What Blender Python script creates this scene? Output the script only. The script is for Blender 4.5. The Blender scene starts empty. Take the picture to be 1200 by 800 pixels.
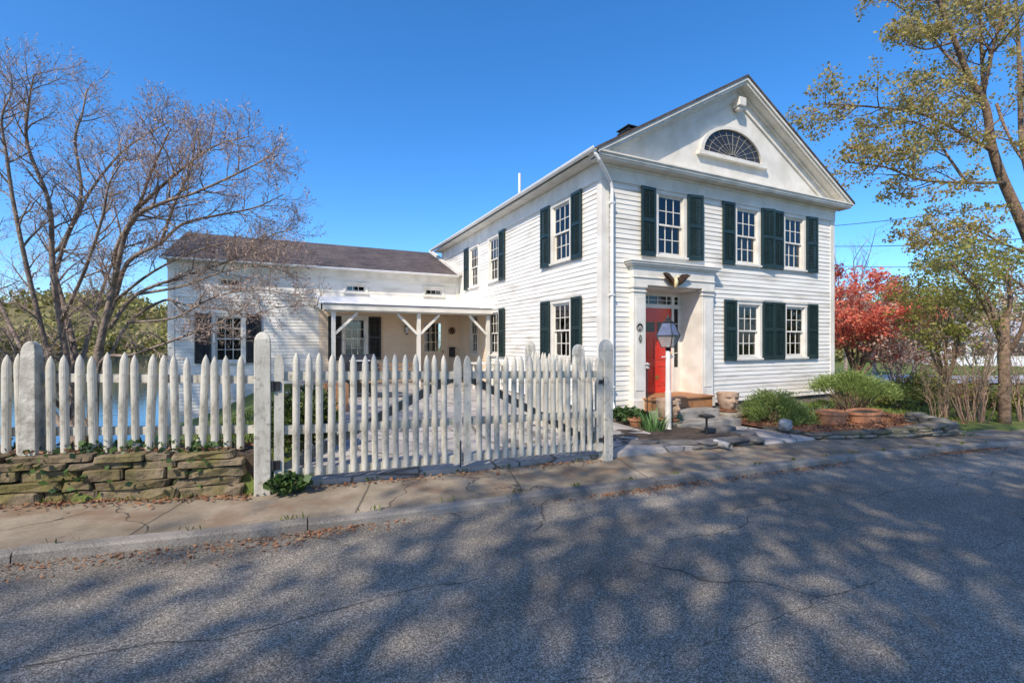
import bpy, bmesh, math, random
import numpy as np
from math import sin, cos, pi, radians, sqrt
from mathutils import Vector, Matrix
# ------------------------------------------------------------------ camera, sky, sun, exposure
S = bpy.context.scene
COL = S.collection
TH = radians(25.66)                      # the street turns this much away from the camera's axis
FPX = 547.0                              # focal length for a 1200 px wide picture
CAM = Vector((-6.16, -8.30, 1.60))
cam_d = bpy.data.cameras.new('camera'); cam = bpy.data.objects.new('camera', cam_d); COL.objects.link(cam)
cam.location = CAM; cam.rotation_euler = (radians(90), 0, -TH)
cam_d.sensor_width = 36; cam_d.lens = FPX / 1200 * 36; cam_d.clip_end = 3000; cam_d.clip_start = 0.05
S.camera = cam
SUN = Vector((1.33, 1.0, -1.67)).normalized()      # the way the light travels
sun_d = bpy.data.lights.new('sun', 'SUN'); sun_d.energy = 3.0; sun_d.angle = radians(0.5); sun_d.color = (1.0, 0.88, 0.71)
sun = bpy.data.objects.new('sun', sun_d); COL.objects.link(sun)
sun.rotation_euler = SUN.to_track_quat('-Z', 'Y').to_euler()
W = bpy.data.worlds.new('World'); S.world = W; W.use_nodes = True
nt = W.node_tree
sky = nt.nodes.new('ShaderNodeTexSky'); sky.sky_type = 'NISHITA'; sky.sun_disc = False
sky.sun_elevation = math.asin(-SUN.z); sky.sun_rotation = math.atan2(-SUN.x, -SUN.y)
sky.air_density = 1.0; sky.dust_density = 3.0; sky.ozone_density = 6.0; sky.altitude = 1500
bg = nt.nodes['Background']; bg.inputs['Strength'].default_value = 0.15
hs = nt.nodes.new('ShaderNodeHueSaturation'); hs.inputs['Saturation'].default_value = 1.22; nt.links.new(sky.outputs[0], hs.inputs['Color']); nt.links.new(hs.outputs[0], bg.inputs['Color'])
S.view_settings.view_transform = 'Standard'; S.view_settings.look = 'None'
S.view_settings.exposure = 0.86; S.view_settings.gamma = 1.0
S.cycles.max_bounces = 6; S.cycles.transparent_max_bounces = 12
R = random.Random(7)

# ------------------------------------------------------------------ measuring helpers
def gz(x):                                # the street falls gently to the right
    if x > 12: return -0.03 * 18.35 - 0.18 * (1 - math.exp(-(x - 12) / 8.0))
    if x < -14: return 0.23
    return -0.03 * (x + 6.35)
def ray(px, py):
    k = (px - 600) / FPX
    return Vector((k * cos(TH) + sin(TH), -k * sin(TH) + cos(TH), -(py - 400) / FPX))
def at(px, py, depth): return CAM + ray(px, py) * depth
def on_ground(px, py, dz=0.0):
    r = ray(px, py); d = 8.0
    for _ in range(60):
        p = CAM + r * d
        d = d + ((gz(p.x) + dz - CAM.z) / r.z - d) * .7
    p = CAM + r * d
    return Vector((p.x, p.y, gz(p.x) + dz))

# ------------------------------------------------------------------ materials
def mat(name, c1, c2=None, rough=0.7, scale=6.0, bump=0.0, bscale=None, metal=0.0, spec=0.5, lo=0.35, hi=0.65, detail=6):
    m = bpy.data.materials.new(name); m.use_nodes = True
    n = m.node_tree.nodes; l = m.node_tree.links; b = n['Principled BSDF']
    b.inputs['Roughness'].default_value = rough; b.inputs['Metallic'].default_value = metal
    b.inputs['Specular IOR Level'].default_value = spec
    if c2 is None: b.inputs['Base Color'].default_value = (*c1, 1)
    tc = n.new('ShaderNodeTexCoord')
    if c2 is not None:
        nz = n.new('ShaderNodeTexNoise'); nz.inputs['Scale'].default_value = scale; nz.inputs['Detail'].default_value = detail
        l.new(tc.outputs['Object'], nz.inputs['Vector'])
        r = n.new('ShaderNodeValToRGB'); r.color_ramp.elements[0].position = lo; r.color_ramp.elements[1].position = hi
        r.color_ramp.elements[0].color = (*c1, 1); r.color_ramp.elements[1].color = (*c2, 1)
        l.new(nz.outputs['Fac'], r.inputs[0]); l.new(r.outputs[0], b.inputs['Base Color'])
    if bump:
        bz = n.new('ShaderNodeTexNoise'); bz.inputs['Scale'].default_value = bscale or scale * 4; bz.inputs['Detail'].default_value = 8
        l.new(tc.outputs['Object'], bz.inputs['Vector'])
        bp = n.new('ShaderNodeBump'); bp.inputs['Strength'].default_value = bump; bp.inputs['Distance'].default_value = 0.02
        l.new(bz.outputs['Fac'], bp.inputs['Height']); l.new(bp.outputs[0], b.inputs['Normal'])
    return m
def leaf_mat(name, cols, trans=0.35, rough=0.6):
    """leaves: every leaf its own tone between the given colours, some light passing through"""
    m = bpy.data.materials.new(name); m.use_nodes = True
    n = m.node_tree.nodes; l = m.node_tree.links; b = n['Principled BSDF']; b.inputs['Roughness'].default_value = rough
    g = n.new('ShaderNodeNewGeometry'); r = n.new('ShaderNodeValToRGB')
    e = r.color_ramp.elements
    while len(e) < len(cols): e.new(0.5)
    for i, c in enumerate(cols): e[i].position = i / max(1, len(cols) - 1); e[i].color = (*c, 1)
    l.new(g.outputs['Random Per Island'], r.inputs[0]); l.new(r.outputs[0], b.inputs['Base Color'])
    t = n.new('ShaderNodeBsdfTranslucent'); l.new(r.outputs[0], t.inputs['Color'])
    mx = n.new('ShaderNodeMixShader'); mx.inputs[0].default_value = trans
    l.new(b.outputs[0], mx.inputs[1]); l.new(t.outputs[0], mx.inputs[2])
    l.new(mx.outputs[0], n['Material Output'].inputs['Surface'])
    return m
class N:
    """tiny node writer"""
    def __init__(s, name):
        s.m = bpy.data.materials.new(name); s.m.use_nodes = True; s.t = s.m.node_tree; s.b = s.t.nodes['Principled BSDF']
        s.tc = s.t.nodes.new('ShaderNodeTexCoord')
    def node(s, typ, ins=None, **props):
        x = s.t.nodes.new(typ)
        for k, v in props.items(): setattr(x, k, v)
        for k, v in (ins or {}).items():
            if hasattr(v, 'is_linked') or isinstance(v, bpy.types.NodeSocket): s.t.links.new(v, x.inputs[k])
            else: x.inputs[k].default_value = v
        return x
    def obj(s): return s.tc.outputs['Object']
    def noise(s, scale, detail=6, vec=None, rough=0.5): return s.node('ShaderNodeTexNoise', {'Vector': vec or s.obj(), 'Scale': scale, 'Detail': detail, 'Roughness': rough}).outputs['Fac']
    def ramp(s, fac, stops):
        r = s.node('ShaderNodeValToRGB', {'Fac': fac}); e = r.color_ramp.elements
        while len(e) < len(stops): e.new(0.5)
        for i, (p, c) in enumerate(stops): e[i].position = p; e[i].color = (*c, 1) if isinstance(c, tuple) else (c, c, c, 1)
        return r.outputs[0]
    def mix(s, f, a, b, mode='MIX'):
        x = s.node('ShaderNodeMix', data_type='RGBA', blend_type=mode)
        for k, v in ((0, f), (6, a), (7, b)):
            if isinstance(v, bpy.types.NodeSocket): s.t.links.new(v, x.inputs[k])
            else: x.inputs[k].default_value = v if k == 0 else ((*v, 1) if isinstance(v, tuple) else (v, v, v, 1))
        return x.outputs[2]
    def math(s, op, a, b=0.0): return s.node('ShaderNodeMath', {0: a, 1: b}, operation=op).outputs[0]
    def warp(s, amount, scale):
        nz = s.node('ShaderNodeTexNoise', {'Vector': s.obj(), 'Scale': scale, 'Detail': 5}).outputs['Color']
        sc = s.node('ShaderNodeVectorMath', {0: nz, 'Scale': amount}, operation='SCALE').outputs[0]
        return s.node('ShaderNodeVectorMath', {0: s.obj(), 1: sc}, operation='ADD').outputs[0]
    def finish(s, col=None, rough=0.8, height=None, bump=0.5, dist=0.02, spec=0.4):
        if isinstance(col, tuple): s.b.inputs['Base Color'].default_value = (*col, 1)
        elif col is not None: s.t.links.new(col, s.b.inputs['Base Color'])
        if isinstance(rough, float): s.b.inputs['Roughness'].default_value = rough
        else: s.t.links.new(rough, s.b.inputs['Roughness'])
        s.b.inputs['Specular IOR Level'].default_value = spec
        if height is not None:
            bp = s.node('ShaderNodeBump', {'Height': height, 'Strength': bump, 'Distance': dist}); s.t.links.new(bp.outputs[0], s.b.inputs['Normal'])
        return s.m

M = {}
def build_materials():
    # asphalt with pale aggregate
    k = N('asphalt')
    v1 = k.node('ShaderNodeTexVoronoi', {'Vector': k.obj(), 'Scale': 150.0}); s1 = k.node('ShaderNodeSeparateColor', {0: v1.outputs['Color']}).outputs[0]
    v2 = k.node('ShaderNodeTexVoronoi', {'Vector': k.obj(), 'Scale': 330.0}); s2 = k.node('ShaderNodeSeparateColor', {0: v2.outputs['Color']}).outputs[0]
    agg = k.ramp(k.math('ADD', k.math('MULTIPLY', s1, .6), k.math('MULTIPLY', s2, .4)), [(0.2, (.085, .072, .056)), (.5, (.20, .176, .143)), (.72, (.33, .295, .245)), (.9, (.60, .545, .46))])
    big = k.ramp(k.noise(.5, 5), [(.3, .78), (.7, 1.12)])
    col = k.mix(1.0, agg, big, 'MULTIPLY')
    lane = k.noise(1.0, 6, k.node('ShaderNodeMapping', {'Vector': k.warp(.5, .5), 'Scale': (.10, .85, 1.0)}).outputs[0])
    col = k.mix(1.0, col, k.ramp(lane, [(.32, .58), (.5, 1.0), (.68, 1.28)]), 'MULTIPLY')
    pt = k.ramp(k.noise(3.5, 7, k.warp(.2, 5)), [(.62, 0.0), (.70, .5)]); col = k.mix(pt, col, (.17, .145, .115))
    stain = k.ramp(k.noise(.9, 8, k.warp(.8, .6)), [(.60, 0.0), (.74, 1.0)])
    col = k.mix(k.math('MULTIPLY', stain, .45), col, (.045, .043, .04))
    cr = k.node('ShaderNodeTexVoronoi', {'Vector': k.warp(.7, 1.1), 'Scale': .33}, feature='DISTANCE_TO_EDGE').outputs['Distance']
    crm = k.math('MULTIPLY', k.ramp(cr, [(.0, 1.0), (.006, 0.0)]), k.ramp(k.noise(.7, 3), [(.5, 0.0), (.6, .8)]))
    ys_ = k.node('ShaderNodeSeparateXYZ', {0: k.warp(.55, 1.1)}).outputs[1]
    for off, w in ((5.15, .010), (6.35, .007)):
        ln = k.ramp(k.math('ABSOLUTE', k.math('ADD', ys_, off - .27)), [(0.0, 1.0), (w, 0.0)])
        crm = k.math('MAXIMUM', crm, k.math('MULTIPLY', ln, k.ramp(k.noise(.45, 2), [(.40, 0.0), (.5, .85)])))
    col = k.mix(crm, col, (.018, .017, .016))
    M['asphalt'] = k.finish(col, .9, k.math('SUBTRACT', s1, crm), .5, .006, spec=.3)
    # old pavement: slabs worn and cracked
    k = N('pavement')
    wv = k.warp(.55, 2.3)
    cr = k.node('ShaderNodeTexVoronoi', {'Vector': wv, 'Scale': .7}, feature='DISTANCE_TO_EDGE').outputs['Distance']
    crm = k.math('MULTIPLY', k.ramp(cr, [(.0, 1.0), (.007, 0.0)]), k.ramp(k.noise(.8, 4), [(.38, 0.0), (.52, .95)]))
    fine = k.noise(60, 4); base = k.ramp(k.noise(1.6, 9, rough=.65), [(.3, (.14, .112, .077)), (.5, (.265, .218, .158)), (.7, (.40, .338, .255))])
    sx = k.node('ShaderNodeSeparateXYZ', {0: k.warp(.05, 2.5)})
    jx = k.math('ABSOLUTE', k.math('SUBTRACT', k.math('FRACT', k.math('MULTIPLY', k.math('ADD', sx.outputs[0], k.math('MULTIPLY', sx.outputs[1], -.3)), .56)), .5))
    jm = k.ramp(jx, [(.0, 1.0), (.010, 0.0)])
    col = k.mix(k.math('MULTIPLY', k.ramp(fine, [(.35, 1.0), (.6, 0.0)]), .35), base, (.14, .115, .09))
    soil = k.ramp(k.noise(2.2, 8, k.warp(.3, 3)), [(.50, 0.0), (.66, .75)])
    col = k.mix(soil, col, (.19, .12, .075))
    mk = k.math('MAXIMUM', crm, k.math('MULTIPLY', jm, .8)); col = k.mix(mk, col, (.045, .038, .03))
    M['pavement'] = k.finish(col, .9, k.math('SUBTRACT', k.math('MULTIPLY', fine, .3), mk), .6, .012)
    # grey granite kerb
    k = N('granite'); f = k.noise(90, 4)
    col = k.mix(.5, k.ramp(f, [(.35, (.12, .115, .11)), (.65, (.36, .34, .32))]), k.ramp(k.noise(2, 7), [(.38, (.07, .055, .040)), (.62, (.30, .265, .215))]))
    M['granite'] = k.finish(col, .85, f, .5, .01)
    # flagstones of the yard
    k = N('flagstone'); v = k.warp(.10, 1.6)
    cr = k.node('ShaderNodeTexVoronoi', {'Vector': v, 'Scale': 1.25}, feature='DISTANCE_TO_EDGE').outputs['Distance']
    cell = k.node('ShaderNodeTexVoronoi', {'Vector': v, 'Scale': 1.25}).outputs['Color']; cs = k.node('ShaderNodeSeparateColor', {0: cell}).outputs[0]
    jm = k.ramp(cr, [(.0, 1.0), (.03, 0.0)])
    col = k.ramp(cs, [(.0, (.27, .25, .25)), (.5, (.40, .365, .34)), (1, (.48, .45, .42))])
    col = k.mix(.5, col, k.ramp(k.noise(5, 8), [(.3, (.24, .22, .21)), (.7, (.46, .43, .40))]))
    col = k.mix(jm, col, (.10, .085, .06))
    M['flagstone'] = k.finish(col, .85, k.math('SUBTRACT', k.math('MULTIPLY', k.noise(18, 6), .3), jm), .6, .02)
    M['slate'] = mat('slate', (.075, .07, .066), (.19, .178, .165), .8, 3.0, .5, 14); M['step_stone'] = mat('step_stone', (.17, .155, .135), (.32, .30, .27), .85, 4.0, .3, 30)
    M['stone_wall'] = None
    k = N('field_stone'); g = k.node('ShaderNodeNewGeometry').outputs['Random Per Island']
    col = k.ramp(g, [(0, (.13, .095, .058)), (.35, (.20, .15, .092)), (.7, (.25, .195, .125)), (1, (.15, .12, .085))])
    col = k.mix(k.ramp(k.noise(3.2, 8), [(.47, 0.0), (.60, .75)]), col, (.165, .145, .040))
    col = k.mix(k.ramp(k.noise(7, 8), [(.3, .7), (.55, 0.0)]), col, (.07, .055, .035))
    M['field_stone'] = k.finish(col, .95, k.noise(9, 10, rough=.65), 1.0, .05)
    k = N('ledge_stone'); g = k.node('ShaderNodeNewGeometry').outputs['Random Per Island']
    col = k.ramp(g, [(0, (.10, .09, .075)), (.5, (.19, .17, .14)), (1, (.28, .25, .21))])
    col = k.mix(k.ramp(k.noise(6, 8), [(.48, 0.0), (.65, .7)]), col, (.11, .115, .04))
    M['ledge_stone'] = k.finish(col, .95, k.noise(11, 10), 1.0, .04)
    # white paint: siding, trim, fence
    k = N('siding_paint'); d = k.ramp(k.noise(2.0, 8, k.node('ShaderNodeMapping', {'Vector': k.obj(), 'Scale': (.5, .5, 3.0)}).outputs[0]), [(.28, (.54, .51, .45)), (.45, (.72, .695, .64)), (.65, (.80, .78, .73))])
    M['siding'] = k.finish(d, .55, k.noise(35, 5), .12, .01)
    M['trim'] = mat('trim_paint', (.62, .59, .525), (.77, .74, .68), .5, 2.5, .08, 30)
    k = N('weathered_white'); d = k.ramp(k.noise(5, 9, k.node('ShaderNodeMapping', {'Vector': k.obj(), 'Scale': (2, 2, .6)}).outputs[0], .65), [(.30, (.24, .22, .175)), (.46, (.47, .445, .38)), (.7, (.62, .595, .525))])
    d = k.mix(k.ramp(k.noise(16, 6), [(.56, 0.0), (.72, .7)]), d, (.20, .185, .14))
    M['picket'] = k.finish(d, .75, k.noise(40, 6), .3, .01)
    M['old_post'] = mat('old_post', (.26, .245, .21), (.50, .48, .42), .85, 9, .5, 30); M['shaded_wood'] = mat('shaded_wood', (.16, .15, .13), (.30, .285, .25), .85, 9, .4, 30)  # the gate brace's grey has the shade behind the pickets put into it
    M['cream'] = mat('warm_bounce_white', (.74, .58, .42), (.80, .645, .48), .6, 2.0, .08, 30)  # white paint with the warm light bounced under the porch put into it
    M['metal_white'] = mat('painted_metal', (.72, .72, .72), (.80, .80, .80), .35, 5)
    M['shutter'] = mat('shutter_green', (.008, .021, .021), (.014, .034, .032), .42, 5.0, .1, 20)
    M['black_shutter'] = mat('shutter_black', (.012, .013, .014), (.026, .028, .03), .4, 5.0)
    k = N('red_door'); M['red'] = mat('door_red', (.58, .03, .016), (.66, .04, .022), .22, 2.0, spec=.6)
    M['roof'] = None
    k = N('shingle'); sx = k.node('ShaderNodeSeparateXYZ', {0: k.obj()})
    br = k.node('ShaderNodeTexBrick', {'Vector': k.node('ShaderNodeCombineXYZ', {0: sx.outputs[0], 1: sx.outputs[1], 2: 0.0}).outputs[0], 'Scale': 1.0, 'Mortar Size': .008, 'Brick Width': .32, 'Row Height': .125,
        'Color1': (.045, .037, .037, 1), 'Color2': (.14, .115, .108, 1), 'Mortar': (.018, .016, .016, 1)})
    col = k.mix(.38, br.outputs['Color'], k.ramp(k.noise(1.1, 8, k.node('ShaderNodeMapping', {'Vector': k.obj(), 'Scale': (2.2, .35, 1.0)}).outputs[0]), [(.3, (.045, .036, .04)), (.7, (.135, .105, .10))]))
    M['shingle'] = k.finish(col, .9, br.outputs['Fac'], .5, -.01)
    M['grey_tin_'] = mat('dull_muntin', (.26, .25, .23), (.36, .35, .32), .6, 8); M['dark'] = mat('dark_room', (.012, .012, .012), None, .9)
    M['curtain'] = mat('curtain', (.60, .585, .55), (.74, .72, .68), .9, 8)
    M['screen'] = None
    g = bpy.data.materials.new('window_glass'); g.use_nodes = True; n = g.node_tree.nodes; l = g.node_tree.links
    for x in list(n):
        if x.type == 'BSDF_PRINCIPLED': n.remove(x)
    fr = n.new('ShaderNodeFresnel'); fr.inputs[0].default_value = 1.55
    ad = n.new('ShaderNodeMath'); ad.operation = 'MULTIPLY_ADD'; ad.inputs[1].default_value = 1.0; ad.inputs[2].default_value = .03; l.new(fr.outputs[0], ad.inputs[0])
    tr = n.new('ShaderNodeBsdfTransparent'); tr.inputs[0].default_value = (.85, .88, .87, 1); gl = n.new('ShaderNodeBsdfGlossy'); gl.inputs['Roughness'].default_value = .01
    mx = n.new('ShaderNodeMixShader'); l.new(ad.outputs[0], mx.inputs[0]); l.new(tr.outputs[0], mx.inputs[1]); l.new(gl.outputs[0], mx.inputs[2]); l.new(mx.outputs[0], n['Material Output'].inputs[0])
    M['glass'] = g
    M['fan_glass'] = mat('fan_glass', (.03, .028, .026), (.05, .045, .04), .12, 3)
    M['black_metal'] = mat('black_metal', (.014, .014, .015), (.03, .03, .03), .45, 8, .15, 40)
    M['bronze'] = mat('bronze', (.07, .035, .018), (.16, .085, .04), .4, 14, metal=.6)
    M['gold'] = mat('gold', (.75, .60, .30), (.9, .78, .5), .35, 10, metal=.3)
    M['brass'] = mat('brass', (.55, .38, .12), None, .3, metal=.9)
    M['terracotta'] = mat('terracotta', (.30, .13, .065), (.42, .20, .11), .85, 7, .4, 40)
    M['carved_clay'] = mat('carved_clay', (.30, .20, .135), (.44, .315, .225), .85, 9, .4, 45)
    M['wood_step'] = mat('wood_step', (.27, .12, .05), (.40, .20, .09), .6, 5, .2, 30)
    M['wood'] = mat('bench_wood', (.20, .13, .08), (.34, .235, .15), .7, 6, .3, 30)
    M['planter_wood'] = mat('planter_wood', (.42, .20, .09), (.55, .29, .15), .7, 6, .3, 30)
    M['mulch'] = mat('mulch', (.13, .055, .03), (.30, .13, .07), .95, 22, 1.0, 45)
    M['soil'] = mat('soil', (.035, .026, .02), (.085, .06, .042), .95, 18, 1.0, 40)
    k = N('grass_ground'); col = k.ramp(k.noise(1.3, 9, rough=.7), [(.32, (.10, .075, .035)), (.47, (.085, .115, .022)), (.7, (.15, .20, .035))])
    col = k.mix(.4, col, k.ramp(k.noise(40, 4), [(.3, (.04, .055, .012)), (.7, (.20, .24, .06))]))
    M['ground'] = k.finish(col, .95, k.noise(30, 6), .8, .04)
    M['bark_grey'] = mat('bark_grey', (.14, .105, .085), (.30, .235, .19), .9, 9, .8, 28)
    M['bark_brown'] = mat('bark_brown', (.11, .07, .045), (.25, .17, .115), .95, 12, 1.0, 24)
    M['bark_pale'] = mat('bark_pale', (.19, .155, .125), (.38, .325, .27), .9, 8, .8, 26)
    M['twig'] = leaf_mat('twig', [(.20, .145, .12), (.32, .235, .19), (.44, .34, .27)], .0)
    M['water'] = None
    k = N('lake_water'); hgt = k.noise(.9, 6, k.node('ShaderNodeMapping', {'Vector': k.obj(), 'Scale': (1, 2.2, 1)}).outputs[0])
    k.b.inputs['IOR'].default_value = 1.33
    M['water'] = k.finish((.02, .05, .085), .06, hgt, .15, .05, spec=.9)
    M['pale_wall'] = mat('far_house_paint', (.58, .60, .63), (.68, .69, .70), .7, 3)
    M['far_roof'] = mat('far_roof', (.30, .31, .34), (.40, .41, .43), .8, 3)
    M['drive'] = mat('pale_drive', (.30, .30, .31), (.42, .42, .42), .9, 2, .3, 20)
    M['rock'] = mat('white_rock', (.22, .21, .19), (.52, .50, .47), .85, 7, .6, 20)
build_materials()

# ------------------------------------------------------------------ mesh builder
ORG = {}                                     # world origin of every thing and part
class MB:
    def __init__(s): s.v = []; s.f = []
    def add(s, vs, fs):
        o = len(s.v); s.v.extend([tuple(v) for v in vs]); s.f.extend([tuple(i + o for i in f) for f in fs]); return s
    def box(s, x0, x1, y0, y1, z0, z1):
        return s.add([(x0, y0, z0), (x1, y0, z0), (x1, y1, z0), (x0, y1, z0), (x0, y0, z1), (x1, y0, z1), (x1, y1, z1), (x0, y1, z1)],
              [(3, 2, 1, 0), (4, 5, 6, 7), (0, 1, 5, 4), (1, 2, 6, 5), (2, 3, 7, 6), (3, 0, 4, 7)])
    def fbox(s, fr, a0, a1, o0, o1, z0, z1):  # box in a wall's own frame
        c = [(a0, o0, z0), (a1, o0, z0), (a1, o1, z0), (a0, o1, z0), (a0, o0, z1), (a1, o0, z1), (a1, o1, z1), (a0, o1, z1)]
        return s.add([fr(*p) for p in c], [(3, 2, 1, 0), (4, 5, 6, 7), (0, 1, 5, 4), (1, 2, 6, 5), (2, 3, 7, 6), (3, 0, 4, 7)])
    def bar(s, p, q, w, h, up=(0, 0, 1)):
        p = Vector(p); q = Vector(q); d = (q - p).normalized(); side = d.cross(Vector(up))
        if side.length < 1e-4: side = d.cross(Vector((1, 0, 0)))
        side.normalize(); u = side.cross(d).normalized(); side *= w / 2; u *= h / 2
        vs = [p - side - u, p + side - u, p + side + u, p - side + u, q - side - u, q + side - u, q + side + u, q - side + u]
        return s.add(vs, [(3, 2, 1, 0), (4, 5, 6, 7), (0, 1, 5, 4), (1, 2, 6, 5), (2, 3, 7, 6), (3, 0, 4, 7)])
    def tube(s, pts, rad, n=6, cap=True):
        pts = [Vector(p) for p in pts]; o = len(s.v)
        t = (pts[1] - pts[0]).normalized(); ref = Vector((0, 0, 1)) if abs(t.z) < .9 else Vector((1, 0, 0))
        u = t.cross(ref).normalized()
        for i, p in enumerate(pts):
            if 0 < i < len(pts) - 1: t = (pts[i + 1] - pts[i - 1])
            elif i: t = pts[i] - pts[i - 1]
            t.normalize(); u = u - t * u.dot(t)
            if u.length < 1e-5: u = t.orthogonal()
            u.normalize(); w = t.cross(u); r = rad[i] if hasattr(rad, '__len__') else rad
            for k in range(n):
                a = 2 * pi * k / n; s.v.append(tuple(p + u * (r * cos(a)) + w * (r * sin(a))))
        for i in range(len(pts) - 1):
            for k in range(n):
                a = o + i * n + k; b = o + i * n + (k + 1) % n; s.f.append((a, b, b + n, a + n))
        if cap: s.f.append(tuple(o + k for k in range(n))[::-1]); s.f.append(tuple(o + (len(pts) - 1) * n + k for k in range(n)))
        return s
    def lathe(s, c, prof, n=20, wob=None):
        c = Vector(c); o = len(s.v)
        for j, (r, z) in enumerate(prof):
            for k in range(n):
                a = 2 * pi * k / n; rr = r if wob is None else r + wob(a, z)
                s.v.append((c.x + rr * cos(a), c.y + rr * sin(a), c.z + z))
        for j in range(len(prof) - 1):
            for k in range(n):
                a = o + j * n + k; b = o + j * n + (k + 1) % n; s.f.append((a, b, b + n, a + n))
        s.f.append(tuple(o + k for k in range(n))[::-1]); s.f.append(tuple(o + (len(prof) - 1) * n + k for k in range(n)))
        return s
    def prism(s, poly, fr, o0, o1):           # polygon in (a, z) of a wall frame, between two depths
        n = len(poly); vs = [fr(a, o0, z) for a, z in poly] + [fr(a, o1, z) for a, z in poly]
        return s.add(vs, [tuple(range(n)), tuple(range(2 * n - 1, n - 1, -1))] + [(i, i + n, (i + 1) % n + n, (i + 1) % n) for i in range(n)])
    def leaves(s, centres, size, rng, jit=.35, flat=0.0, up=None, long=1.0):
        """one small bent quad per centre"""
        c = np.asarray(centres, float).reshape(-1, 3); n = len(c)
        if not n: return s
        a = rng.normal(size=(n, 3)); a[:, 2] *= (1 - flat); a /= np.linalg.norm(a, axis=1)[:, None] + 1e-9
        b = rng.normal(size=(n, 3)); b[:, 2] *= (1 - flat)
        if up is not None: a = a * .5 + np.asarray(up) ; a /= np.linalg.norm(a, axis=1)[:, None]
        b -= a * np.sum(a * b, axis=1)[:, None]; b /= np.linalg.norm(b, axis=1)[:, None] + 1e-9
        sz = size * (1 + jit * rng.normal(size=(n, 1))).clip(.4, 1.9)
        a = a * sz * .5 * long; b = b * sz * .5
        q = np.stack([c - a, c + b * .8 , c + a, c - b * .8], 1).reshape(-1, 3); o = len(s.v)
        s.v.extend(map(tuple, q.tolist())); s.f.extend([(o + 4 * i, o + 4 * i + 1, o + 4 * i + 2, o + 4 * i + 3) for i in range(n)])
        return s
    def build(s, name, material, parent=None, smooth=False, recalc=False):
        org = ORG[parent.name] if parent is not None else Vector((0, 0, 0))
        me = bpy.data.meshes.new(name)
        v = np.asarray(s.v, float).reshape(-1, 3) - np.array(org)
        me.from_pydata(v.tolist(), [], s.f); me.materials.append(material)
        if recalc:
            bm = bmesh.new(); bm.from_mesh(me); bmesh.ops.recalc_face_normals(bm, faces=bm.faces); bm.to_mesh(me); bm.free()
        if smooth: me.polygons.foreach_set('use_smooth', [True] * len(me.polygons))
        o = bpy.data.objects.new(name, me); COL.objects.link(o); ORG[o.name] = Vector(org)
        if parent is not None: o.parent = parent
        return o
def bevel(o, w=.006, seg=1):
    m = o.modifiers.new('bevel', 'BEVEL'); m.width = w; m.segments = seg; m.limit_method = 'ANGLE'; m.angle_limit = radians(40); return o
def thing(name, loc, label, cat, group=None):
    o = bpy.data.objects.new(name, None); o.empty_display_size = .2; COL.objects.link(o); o.location = loc; ORG[o.name] = Vector(loc)
    o['label'] = label; o['category'] = cat
    if group: o['group'] = group
    return o
def tag(o, label, cat, group=None):
    o['label'] = label; o['category'] = cat
    if group: o['group'] = group
    return o
def rebase(o, loc):
    """give a single-mesh thing its origin at its base"""
    loc = Vector(loc); o.data.transform(Matrix.Translation(-loc)); o.location = loc; ORG[o.name] = loc; return o
def kind(o, k): o['kind'] = k; return o
def copy_mesh(o, parent, loc, rotz=0.0, scale=(1, 1, 1), tilt=0.0, lean=0.0):
    c = o.copy(); COL.objects.link(c); c.parent = parent; c.location = loc; c.rotation_euler = (lean, tilt, rotz); c.scale = scale; return c

# ================================================================== THE SETTING
def sm(a, b, x):
    t = min(1, max(0, (x - a) / (b - a))); return t * t * (3 - 2 * t)
KERB = [(-60, -6.5), (-30, -4.2), (-14, -3.45), (-8.0, -3.62), (-6.5, -3.75), (-2.0, -3.83), (2.1, -3.88), (4.9, -4.10), (7.2, -4.28), (10, -4.65), (14, -5.3), (20, -6.8), (40, -14), (70, -28)]
def kerb_y(x):
    for (x0, y0), (x1, y1) in zip(KERB, KERB[1:]):
        if x0 <= x <= x1:
            t = (x - x0) / (x1 - x0); return y0 + (y1 - y0) * t
    return -6
def wall_y(x): return -2.69 + 0.0 if x > -6.5 else -2.69 + (-6.5 - x) * .228
def terrain_z(x, y):
    g = gz(x)
    if y < kerb_y(x) + 1.0 or (x < -6.4 and y < wall_y(x) + .12): return g - .25
    if x < -6.4:                                            # yard behind the stone wall, then the bank down to the lake
        d = min(-6.0 - x, y - wall_y(x) - .5)
        z = g + .40
        if d > 0: z = g + .40 - .46 * d + .05 * sin(x * 2.1 + y)
        return max(z, -3.0)
    z = g - .03
    z += .03 * max(0, y + 2.0) * sm(-2.5, -6, x) * .6
    if x > 8: z += .012 * max(0, y - 8) + .06 * sin(x * .5) * sin(y * .37)
    if y > 13 and x < 2: z -= min(2.6, (y - 13) * .35)
    if y > 90: z = -3
    return z
def grid(name, xs, ys, zf, m):
    b = MB(); nx = len(xs)
    for y in ys:
        for x in xs: b.v.append((x, y, zf(x, y)))
    for j in range(len(ys) - 1):
        for i in range(nx - 1):
            a = j * nx + i; b.f.append((a, a + 1, a + 1 + nx, a + nx))
    return b.build(name, m, smooth=True)
xs = [-300, -200, -140, -100, -70, -50, -38] + [-30 + i * .8 for i in range(22)] + [-12.4 + i * .25 for i in range(60)] + [2.6 + i * .7 for i in range(40)] + [32, 36, 42, 50, 60, 80, 110, 160, 300]
ys = [-200, -100, -60, -30, -20, -14, -9, -7] + [-6 + i * .25 for i in range(70)] + [11.5 + i * 1.0 for i in range(30)] + [43, 48, 55, 65, 80, 95, 120, 160, 300]
kind(grid('ground', xs, ys, terrain_z, M['ground']), 'structure')
kx = [-60 + i * 2 for i in range(20)] + [-20 + i * .5 for i in range(80)] + [20 + i * 2 for i in range(26)]
b = MB()
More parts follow.
